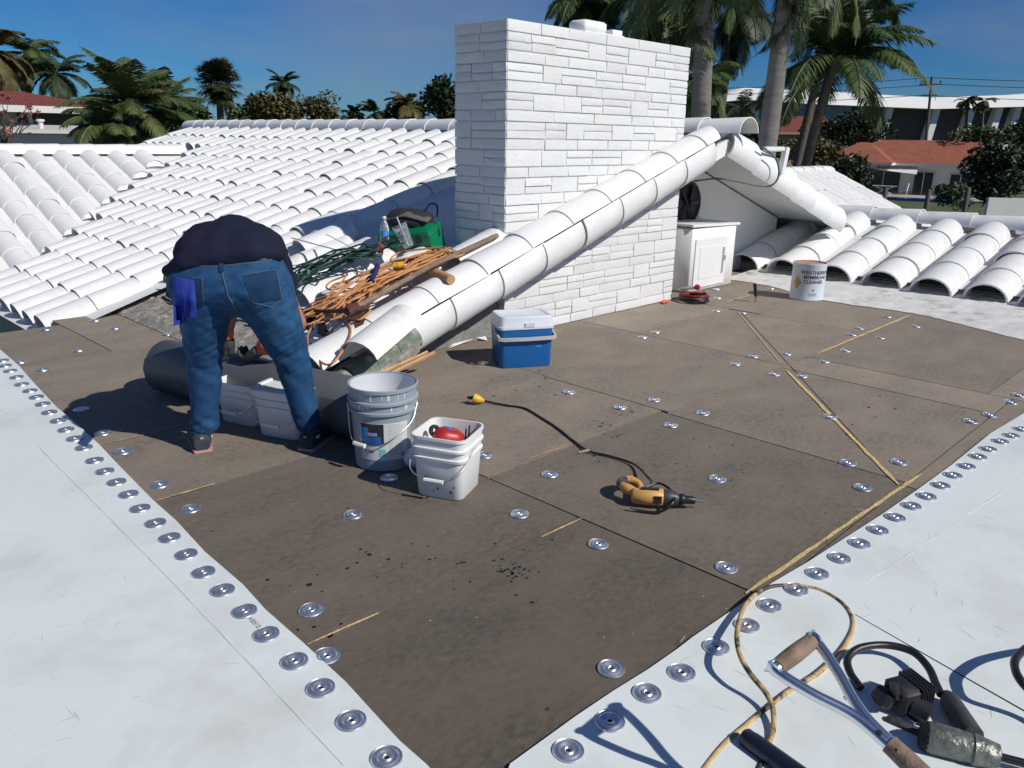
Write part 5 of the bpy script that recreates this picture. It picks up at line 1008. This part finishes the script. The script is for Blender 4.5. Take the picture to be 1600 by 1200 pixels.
# --- right: royal palms and coconut palm close behind the roof
palm(1105, 13.6, 1105, 1108, -190, .18, 3.0, 22, 'thick royal palm trunk just right of the chimney', PGREEN, PBARK, 11, (-1.3, .6), .55, 70, shaft=True, droop=1.2, lw=.022)
palm(1205, 12.5, 1192, 1246, -135, .16, 1.9, 20, 'leaning pale royal palm rising beyond the gable peak', PGREEN, PBARK, 12, (-1.35, .6), .45, 66, shaft=True, droop=1.2, lw=.02)
palm(1300, 19, 1236, 1304, 92, .13, 2.2, 38, 'bushy coconut palm with a dark leaning trunk at right', PGREEN, BARK, 13, (-.35, 1.4), .55, 72, droop=1.5, lw=.024)
palm(1320, 24, 1232, 1318, -35, .13, 2.6, 34, 'high coconut palm crown at the top edge above the bushy palm', MGREEN, BARK, 15, (-1.2, .9), .60, 70, droop=1.7, lw=.028)
palm(1030, 17, 1030, 1036, -12, .16, 1.75, 32, 'royal palm crown behind the right half of the chimney top', PGREEN, PBARK, 16, (-1.2, 1.1), .48, 70, shaft=True, droop=1.8, lw=.022)
palm(915, 18, 915, 918, -5, .15, 1.2, 30, 'palm crown behind the vent on the chimney top', PGREEN, PBARK, 17, (-1.2, 1.2), .38, 56, shaft=True, droop=1.7, lw=.02)
palm(1150, 16, 1108, 1150, 0, .10, 1.35, 22, 'dark hanging fronds between the two royal palm trunks', DGREEN, BARK, 20, (-1.4, .6), .42, 60, droop=1.2, lw=.02)
palm(1078, 15.0, 1092, 1094, 128, .12, .85, 30, 'low palm crown at the right side of the chimney', PGREEN, PBARK, 18, (-1.2, 1.2), .30, 50, droop=1.8, lw=.018)
palm(1165, 34, 1165, 1160, 172, .12, 1.3, 14, 'small dark palm beyond the ridge end', DGREEN, BARK, 19, (-.6, 1.2), .4, 26, droop=1.6, lw=.03)
# --- left: palms
palm(215, 17.5, 205, 200, 168, .12, 1.25, 30, 'dense clumping palm beyond the wing ridge, its left stem', PGREEN, BARK, 21, (-.35, 1.5), .36, 54, droop=1.25, name='clump_palm', lw=.022)
palm(252, 18.5, 252, 252, 176, .11, 1.05, 28, 'dense clumping palm beyond the wing ridge, its right stem', MGREEN, BARK, 22, (-.35, 1.5), .34, 50, droop=1.25, name='clump_palm', lw=.022)
palm(165, 17, 165, 166, 196, .11, .85, 22, 'low fronds of clumping palm beside the red roofed house', PGREEN, BARK, 23, (-.7, 1.2), .34, 48, droop=1.5, name='clump_palm', lw=.022)
palm(48, 52, 45, 42, 84, .2, 2.3, 24, 'coconut palm above the red roofed house at far left', PGREEN, BARK, 24, (-.7, 1.2), .7, 40, droop=1.7, lw=.05)
palm(85, 50, 85, 88, 115, .2, 2.0, 22, 'lower coconut palm right of the tallest one at far left', DGREEN, BARK, 25, (-.6, 1.2), .6, 36, droop=1.6, lw=.05)
palm(5, 40, -8, -12, 80, .2, 1.9, 22, 'palm cut by the left edge of the picture', OLIVE, BARK, 26, (-.9, 1.2), .6, 36, droop=1.7, lw=.05)
palm(445, 75, 445, 443, 130, .2, 1.9, 20, 'windblown palm top above the olive tree', DGREEN, BARK, 27, (-.5, 1.4), .6, 36, droop=1.5, lw=.07)
palm(585, 80, 588, 586, 176, .2, 2.2, 16, 'dark palm silhouette low over the ridge', DGREEN, BARK, 28, (-.3, 1.2), .6, 30, droop=1.4, lw=.08)
palm(552, 82, 552, 552, 178, .2, 1.6, 14, 'small dark palm silhouette just left of the low one', DGREEN, BARK, 29, (-.3, 1.2), .5, 26, droop=1.4, lw=.08)
palm(640, 60, 636, 636, 164, .2, 1.9, 22, 'yellowing palm left of the chimney', OLIVE, BARK, 30, (-.6, 1.3), .55, 36, droop=1.7, lw=.06)
# fan palm
def fan_palm(px, D, cy, Rpx, label, m, seed):
    rr = random.Random(seed); b0 = gxy(px, D); c_ = RD(px, cy, D); R_ = Rpx * D / 1290; t = thing('fan_palm', label, 'palm', b0); q = MB(); q.tube([b0, c_], [.22, .17], 10); q.build('trunk', BARK, t, 60); mb = MB()
    for k in range(190):
        az = rr.uniform(0, 2 * pi); e = rr.uniform(-1.1, 1.5); d = V((cos(az) * cos(e), sin(az) * cos(e), sin(e))); p = c_ + d * R_ * rr.uniform(.12, .64); s = d.cross(UPV).normalized(); u = s.cross(d)
        for j in range(13):
            a = -1.15 + 2.3 * j / 12; dd = (d * cos(a) + s * sin(a) + V((0, 0, -.25 * abs(sin(a))))).normalized(); quadleaf(mb, p, dd, u, R_ * rr.uniform(.36, .46), R_ * .028, R_ * .08)
    mb.build('crown', m, t, 0)
fan_palm(342, 48, 130, 40, 'round headed fan palm above the main ridge', FGREEN, 31)
for i, (px, D, y0, y1, wp, m, lb, n, lf) in enumerate([
    (425, 55, 135, 215, 110, OLIVE, 'olive yellow round tree above the left part of the ridge', 3400, .30), (500, 58, 140, 212, 80, OLIVE, 'thinner yellowing tree right of the olive round tree', 1700, .28),
    (380, 60, 165, 215, 90, MGREEN, 'green shrubby tree left below the olive round tree', 1800, .32), (690, 55, 118, 205, 75, DGREEN, 'dark green tree touching the left side of the chimney', 2600, .30), (640, 62, 150, 210, 70, DGREEN, 'dark tree behind the yellowing palm', 1500, .34),
    (298, 60, 158, 215, 80, MGREEN, 'green tree between the clumping palm and the fan palm', 1800, .32), (20, 70, 135, 200, 120, DGREEN, 'dark tree mass behind the red roofed house', 2200, .4), (565, 95, 185, 215, 120, DGREEN, 'low dark hedge trees behind the middle of the ridge', 1700, .45),
    (1330, 95, 168, 232, 130, DGREEN, 'dark dense tree in front of the white finned building', 3600, .42), (1270, 60, 205, 262, 95, OLIVE, 'yellow green shrub beside the orange roofed house', 2200, .28), (1330, 62, 242, 300, 80, DGREEN, 'round dark bush at the left corner of the orange roofed house', 2200, .28),
    (1578, 52, 218, 320, 100, DGREEN, 'big dark tree at the right edge before the orange roofed house', 4200, .28), (1525, 90, 198, 230, 80, MGREEN, 'tree behind the orange roof at right', 2000, .36), (1600, 95, 178, 232, 60, DGREEN, 'dark tree at the right edge under the white canopy roof', 2000, .38),
    (1215, 70, 215, 250, 70, MGREEN, 'low green bush below the small red roof', 1300, .3), (1505, 60, 285, 325, 60, MGREEN, 'low bush on the lawn at the right edge', 1200, .25), (1175, 45, 195, 260, 60, DGREEN, 'dark bush left of the leaning royal palm', 1300, .26)]):
    foliage_tree(px, D, y0, y1, wp, m, lb, n=n, leaf=lf, seed=40 + i, trunk=(y1 - y0) > 45)
for px in (1512, 1537): palm(px, 98, px - 2, px, 158, .16, 1.5, 16, ('left' if px < 1520 else 'right') + ' of the two small dry palms before the canopy roof', OLIVE, BARK, px, (-1.1, .9), .5, 20, droop=1.9, lw=.08)
# far belt of vegetation closing the horizon
rr = random.Random(5); mb = MB()
for k in range(15000):
    a = rr.uniform(-.35, 1.95); D = rr.uniform(170, 260); hmax = 5.5 + 2.5 * NZ.noise(V((a * 9, 0, 0))) + 1.5 * NZ.noise(V((a * 30, 3, 0))); p = V((cos(a) * D, sin(a) * D, GZ + rr.uniform(0, 1) ** .7 * hmax)); quadleaf(mb, p, V((rr.gauss(0, 1), rr.gauss(0, 1), rr.gauss(0, .6))), V((rr.gauss(0, .5), rr.gauss(0, .5), 1)), 2.2, .8)
mb.build('distant_trees', DGREEN, None, 0, 'far belt of dark trees along the horizon', 'trees', kind='stuff')
# --- houses
RTILE = mat('terracotta_tiles', (.42, .135, .070), .8, var=.22, vscale=1.4, bump=.3, bscale=20, wave=('X', 3.4, 0.0, .35)); RRED = mat('dark_red_tiles', (.27, .068, .05), .8, var=.15, vscale=1.5, bump=.3, bscale=20, wave=('X', 3.0, 0.0, .35))
CREAM = mat('cream_render', (.55, .49, .40), .8, var=.05, vscale=1); WREN = mat('white_render', (.70, .69, .65), .8, var=.05, vscale=1); GLASS = mat('dark_glass', (.02, .028, .035), .12, var=.2, spec=.7); PEACH = mat('peach_render', (.55, .38, .26), .8, var=.05, vscale=1)
def local(px, D, z, toward=0.0):
    """frame facing the camera at pixel column px, distance D: x to the right, y away"""
    c = gxy(px, D, z); y = V((c.x, c.y, 0)).normalized(); x = V((y.y, -y.x, 0)); m = M(((x.x, y.x, 0, c.x), (x.y, y.y, 0, c.y), (0, 0, 1, c.z), (0, 0, 0, 1))); return m @ M.Rotation(toward, 4, 'Z')
def lbuild(mb, name, m, parent, mw, smooth=0, **k): return link(name, mb.mesh(name, m, smooth), parent, mw, **k)
def hip(mb, x0, x1, y0, y1, z, rise, ov, ridge_in=None):
    x0 -= ov; x1 += ov; y0 -= ov; y1 += ov; d = (y1 - y0) / 2 if ridge_in is None else ridge_in; ym = (y0 + y1) / 2
    mb.add([(x0, y0, z), (x1, y0, z), (x1, y1, z), (x0, y1, z), (x0 + d, ym, z + rise), (x1 - d, ym, z + rise)], [(0, 1, 5, 4), (1, 2, 5), (2, 3, 4, 5), (3, 0, 4)])
    mb.add([(x0, y0, z - .22), (x1, y0, z - .22), (x1, y1, z - .22), (x0, y1, z - .22), (x0, y0, z - .004), (x1, y0, z - .004), (x1, y1, z - .004), (x0, y1, z - .004)], [(3, 2, 1, 0), (0, 1, 5, 4), (1, 2, 6, 5), (2, 3, 7, 6), (3, 0, 4, 7)], 1)
# orange roofed house at right
D = 84; mw = local(1420, D, GZ, -.12); s_ = D / 1290; hs = thing('house', 'pale house with an orange tile roof across the lawn at right', 'house', gxy(1420, D))
W2 = 125 * s_; mb = MB(); mb.box((0, 5.0, 1.45), (W2 * 2 - 1, 9, 2.9)); lbuild(mb, 'wall', WREN, hs, mw)
mb = MB(); hip(mb, -W2 + .3, W2 + 2, .2, 9.8, 2.95, 2.05, .6); lbuild(mb, 'roof', [RTILE, WREN], hs, mw)
mb = MB(); hip(mb, -W2 + 1.2, -W2 + 6.8, -2.2, 5.5, 2.97, 1.75, .5, 2.9); lbuild(mb, 'front_roof', [RTILE, WREN], hs, mw)
mb = MB(); mb.box((-W2 + 2.2, -.4, 1.45), (1.9, 2.2, 2.9)); lbuild(mb, 'front_bay', WREN, hs, mw)
for (x, z, w_, h_, nm) in ((-1.8, 1.25, 3.0, 2.1, 'patio_door'), (1.6, 1.15, 1.7, 2.2, 'patio_door'), (4.6, 1.5, 1.8, 1.3, 'window'), (-3.9, 1.2, 1.0, 2.0, 'door')):
    mb = MB(); mb.box((x, .42, z), (w_, .10, h_)); o = lbuild(mb, nm, WREN, hs, mw); mb = MB(); mb.box((x, .36, z), (w_ - .16, .06, h_ - .16)); lbuild(mb, 'pane', GLASS, o, mw); mb = MB(); mb.box((x, .32, z), (.07, .05, h_ - .14)); lbuild(mb, 'mullion', WREN, o, mw)
mb = MB(); mb.add([(-2.6, .4, 2.55), (1.0, .4, 2.6), (1.2, -1.8, 2.05), (-2.0, -1.6, 2.35), (-2.6, .4, 2.51), (1.0, .4, 2.56), (1.2, -1.8, 2.01), (-2.0, -1.6, 2.31)], [(0, 3, 2, 1), (4, 5, 6, 7), (0, 4, 7, 3), (3, 7, 6, 2), (2, 6, 5, 1), (1, 5, 4, 0)]); lbuild(mb, 'awning', WREN, hs, mw)
mb = MB(); mb.box((0, -2.5, .08), (W2 * 2 + 4, 6, .16)); lbuild(mb, 'patio', mat('patio_stone', (.42, .36, .28), .9, var=.1, vscale=.8), None, mw, label='pale stone patio before the orange roofed house', cat='patio')
mb = MB(); mb.box((-1.0, -6.4, .11), (W2 * 2 - 2, 1.5, .22)); lbuild(mb, 'swimming_pool', mat('pool_blue', (.02, .10, .38), .15, var=.2, vscale=1), None, mw, label='narrow blue pool along the patio edge', cat='pool')
tb = thing('patio_table', 'white patio table with crossed legs before the house', 'table', mw @ V((-1.3, -1.6, .16)))
mb = MB(); mb.box((-1.3, -1.6, .92), (2.0, .9, .06)); lbuild(mb, 'table_top', WREN, tb, mw)
for sg in (-1, 1):
    mb = MB(); mb.tube([(-1.3 - .8 * sg, -1.9, .17), (-1.3 + .8 * sg, -1.9, .9)], .045, 5); lbuild(mb, 'leg', WREN, tb, mw)
for i, x in enumerate((.35, -4.6)):
    ct = thing('patio_chair', ('white patio chair right of the table' if i == 0 else 'low white patio chair by the house corner'), 'chair', mw @ V((x, -1.7, .16)))
    mb = MB(); mb.box((x, -1.7, .58), (.6, .55, .05)); lbuild(mb, 'seat', WREN, ct, mw); mb = MB(); mb.box((x + .3, -1.7, .9), (.05, .55, .65), M.Rotation(.15, 3, 'Y')); lbuild(mb, 'backrest', WREN, ct, mw)
    for sx in (-1, 1):
        for sy in (-1, 1): mb = MB(); mb.box((x + sx * .26, -1.7 + sy * .24, .37), (.05, .05, .40)); lbuild(mb, 'leg', WREN, ct, mw)
# posts by the water
for i, (px, y0, y1) in enumerate(((1394, 295, 325), (1463, 298, 332), (1525, 295, 330))):
    D = 46; b0 = gxy(px, D); zt = zat(px, y0, D); mb = MB(); mb.tube([(b0.x, b0.y, GZ), (b0.x, b0.y, zt), (b0.x, b0.y, zt + .05)], [.12, .12, .07], 10); mb.build('mooring_post', BARK, None, 50, ('dark mooring post at the left of three near the pool', 'dark mooring post in the middle of three near the pool', 'dark mooring post nearest the right edge near the bush')[i], 'post', 'mooring posts')
# white garden wall at right edge
mw = local(1600, 50, GZ, .5); mb = MB(); mb.box((0, 0, .85), (2.6, .2, 2.3)); lbuild(mb, 'garden_wall', WREN, None, mw, label='white garden wall at the right edge behind the ridge', cat='wall')
# small red roofed house
D = 100; s_ = D / 1290; mw = local(1245, D, GZ, .1); hs = thing('house', 'small peach house with a dark red roof between the palms', 'house', gxy(1245, D)); W2 = 48 * s_
zb = zat(1245, 207, D) - GZ; zt = zat(1245, 180, D) - GZ
mb = MB(); mb.box((0, 3, zb / 2), (W2 * 2 - .8, 5.5, zb)); lbuild(mb, 'wall', PEACH, hs, mw); mb = MB(); hip(mb, -W2, W2, 0, 6, zb, zt - zb, .4, 1.2); lbuild(mb, 'roof', [RRED, PEACH], hs, mw)
for x in (-1.6, 1.4):
    mb = MB(); mb.box((x, .22, zb - 1.2), (1.0, .1, 1.2)); o = lbuild(mb, 'window', WREN, hs, mw); mb = MB(); mb.box((x, .16, zb - 1.2), (.84, .05, 1.04)); lbuild(mb, 'pane', GLASS, o, mw)
# white finned building
D = 150; s_ = D / 1290; mw = local(1400, D, GZ, RA(24)); fb = thing('modern_building', 'long white roofed building with slanted white fins behind the trees', 'building', gxy(1400, D))
def fx_(px): return (px - 1400) * s_ * (1.12 + .14 * (px > 1400))
zr0 = zat(1400, 163, D) - GZ; BRN = mat('dark_facade', (.085, .07, .062), .8, var=.15, vscale=.4); WHR = mat('white_concrete', (.72, .72, .70), .7, var=.03, vscale=.3)
mb = MB(); mb.box(((fx_(1180) + fx_(1590)) / 2, 6, zr0 / 2), (fx_(1590) - fx_(1180), 10, zr0)); lbuild(mb, 'wall', BRN, fb, mw)
mb = MB(); tops = [(fx_(1165), zr0 + .2, .5), (fx_(1200), zr0 + 1.6, 1.4), (fx_(1290), zr0 + 1.3, 1.6), (fx_(1430), zr0 + .6, 1.3), (fx_(1530), zr0 + 1.3, 1.4), (fx_(1600), zr0 + 2.3, 1.5), (fx_(1660), zr0 + 3.4, 1.4)]
g0 = [[(x, -2.2, z - th) for x, z, th in tops], [(x, -.2, z + .5) for x, z, th in tops], [(x, 14, z + .7) for x, z, th in tops], [(x, 14, z - th) for x, z, th in tops], [(x, -2.2, z - th) for x, z, th in tops]]; mb.grid(g0); lbuild(mb, 'roof', WHR, fb, mw)
for px in (1213, 1238, 1290, 1345, 1378, 1432, 1470, 1500, 1520, 1545):
    x = fx_(px); mb = MB(); w_ = .5; mb.add([(x - w_ + .9, -.6, zr0), (x + w_ + .9, -.6, zr0), (x + w_ - .9, -1.2, 0), (x - w_ - .9, -1.2, 0), (x - w_ + .9, .99, zr0), (x + w_ + .9, .99, zr0), (x + w_ - .9, .99, 0), (x - w_ - .9, .99, 0)], [(3, 2, 1, 0), (4, 5, 6, 7), (0, 1, 5, 4), (1, 2, 6, 5), (2, 3, 7, 6), (3, 0, 4, 7)]); lbuild(mb, 'fin', WHR, fb, mw)
for a, c in ((1218, 1233), (1243, 1285), (1295, 1340)):
    mb = MB(); mb.box(((fx_(a) + fx_(c)) / 2, .9, zr0 - 2.4), (fx_(c) - fx_(a), .2, 4.2)); lbuild(mb, 'window', mat('sky_glass', (.05, .09, .14), .1, spec=.8), fb, mw)
mb = MB(); mb.add([(fx_(1550), -2, zr0 - .5), (fx_(1600), -3, zr0 + 1.0), (fx_(1665), -3, zr0 + 1.6), (fx_(1665), 4, zr0 + 1.5), (fx_(1550), 4, zr0 - .5), (fx_(1545), -2, zr0 - 1.1), (fx_(1600), -3, zr0 + .2), (fx_(1665), -3, zr0 + .6), (fx_(1665), 4, zr0 + .6), (fx_(1545), 4, zr0 - 1.1)], [(0, 1, 2, 3, 4), (9, 8, 7, 6, 5), (0, 5, 6, 1), (1, 6, 7, 2), (2, 7, 8, 3), (4, 9, 5, 0)]); lbuild(mb, 'canopy', WHR, fb, mw)
# utility pole and wires
D = 120; b0 = gxy(1450, D); up_ = thing('utility_pole', 'leaning wooden utility pole with crossarms at right', 'utility pole', b0); tp = RD(1456, 120, D)
mb = MB(); mb.tube([b0, tp], [.22, .15], 8); mb.build('pole', BARK, up_, 50)
dv = V((b0.y, -b0.x, 0)).normalized()
for zz_, L_ in ((.9, 1.3), (2.2, .9)):
    mb = MB(); c = tp - V((0, 0, zz_)); mb.box(c, (L_ * 2, .14, .14), frame((0, 0, 0), dv, UPV).to_3x3()); mb.build('crossarm', BARK, up_, 0)
for k in range(3):
    mb = MB(); mb.lathe([(.0, .35), (.07, .3), (.1, .1), (.06, 0)], 8, tp - V((0, 0, .75)) + dv * (-1.1 + 1.1 * k)); mb.build('insulator', BLACKP, up_, 50)
for i, (dz, so_) in enumerate(((.1, 0), (.9, 1.0), (2.2, -.6))):
    a = tp - V((0, 0, dz)) + dv * so_; mb = MB(); far = a + dv * 70 + V((0, 0, .3)); lef = a - dv * 70 + V((0, 0, .3)); mb.tube([lef + (a - lef) * t - V((0, 0, 1.2 * 4 * t * (1 - t))) for t in [k / 10 for k in range(11)]], .035, 4); mb.tube([a + (far - a) * t - V((0, 0, 1.2 * 4 * t * (1 - t))) for t in [k / 10 for k in range(11)]], .035, 4); mb.build('power_line', BLACKP, up_, 60)
# red roofed house and white neighbour roof at left
D = 33; s_ = D / 1290; mw = local(70, D, GZ, .10); hs = thing('house', 'tan house with a dark red tile roof at the left edge', 'house', gxy(70, D))
zb = zat(70, 166, D) - GZ; zt = zat(70, 141, D) - GZ; W2 = 76 * s_
mb = MB(); mb.box((-.6, 3.2, zb / 2), (W2 * 2 - .9 + 1.2, 6, zb)); lbuild(mb, 'wall', CREAM, hs, mw); mb = MB(); hip(mb, -W2 - 1.0, W2, 0, 6.4, zb, zt - zb + .05, .45, 2.6); lbuild(mb, 'roof', [RRED, WREN], hs, mw)
mb = MB(); mb.box((.55, .17, zb - .40), (W2 * 1.25, .05, .42)); o = lbuild(mb, 'window', mat('shade_screen', (.055, .05, .045), .6, var=.2, vscale=2), hs, mw)
mb = MB(); mb.tube([(-.35, -.2, zb - .1), (-.3, .05, zb - .5), (-.3, .05, 0)], .07, 8); lbuild(mb, 'downpipe', WREN, hs, mw, 50)
mb = MB(); mb.box((-1.75, .13, zb - .8), (1.3, .1, 1.1)); o = lbuild(mb, 'window', mat('brick_bay', (.17, .06, .045), .8, var=.3, vscale=5), hs, mw)
D = 24; mw = local(60, D, GZ, .05); nr = thing('neighbour_roof', 'pale flat neighbour roof with vent pipe below the red roof', 'roof', gxy(60, D)); zz0 = zat(60, 203, D) - GZ
mb = MB(); mb.box((-.6, 2.0, zz0 / 2 - .05), (4.2, 5.0, zz0 - .1)); lbuild(mb, 'wall', WREN, nr, mw)
for k in range(5):
    mb = MB(); mb.box((-.6, -.35 + k * .95, zz0 - .02 + .03 * k), (4.5, .90, .05), M.Rotation(.03, 3, 'X')); lbuild(mb, 'roof_panel', mat('cream_metal', (.62, .60, .54), .5, var=.04), nr, mw)
mb = MB(); mb.lathe([(.06, 0), (.06, .20), (.10, .21), (.10, .26), (0, .27)], 14, (.16, .6, zz0)); lbuild(mb, 'vent_pipe', WREN, nr, mw, 50)
for k in range(3):
    mb = MB(); mb.tube([(-2.6, -.2 + k * .7, zz0 + .09 + .03 * k), (-.4 + .3 * k, -.1 + k * .7, zz0 + .085 + .03 * k)], .025, 5); lbuild(mb, 'roof_line', BLACKP, nr, mw, 50)
# bare shrub with pink flowers in front of the red house
rr = random.Random(77); c = gxy(12, 21); bs = thing('flowering_shrub', 'leggy shrub with pink flowers at the left edge', 'shrub', c); mb = MB(); fl_ = MB()
for k in range(26):
    p = V((c.x, c.y, zat(12, 228, 21))); P = [p.copy()]; d = V((rr.gauss(0, .5), rr.gauss(0, .5), 1)).normalized()
    for i in range(6): d = (d + V((rr.gauss(0, .25), rr.gauss(0, .25), rr.gauss(0, .15)))).normalized(); p = p + d * .17; P.append(p.copy())
    mb.tube(P, [.018 - .0025 * i for i in range(7)], 4)
    for j in range(5): quadleaf(fl_, p, V((rr.gauss(0, 1), rr.gauss(0, 1), rr.gauss(0, 1))), V((rr.gauss(0, 1), rr.gauss(0, 1), 1)), .10, .04)
mb.tube([c, V((c.x, c.y, zat(12, 226, 21)))], .05, 6); mb.build('branches', BARK, bs, 50); fl_.build('flowers', mat('pink_bract', (.30, .09, .08), .6, var=.3), bs, 0, kind='stuff')
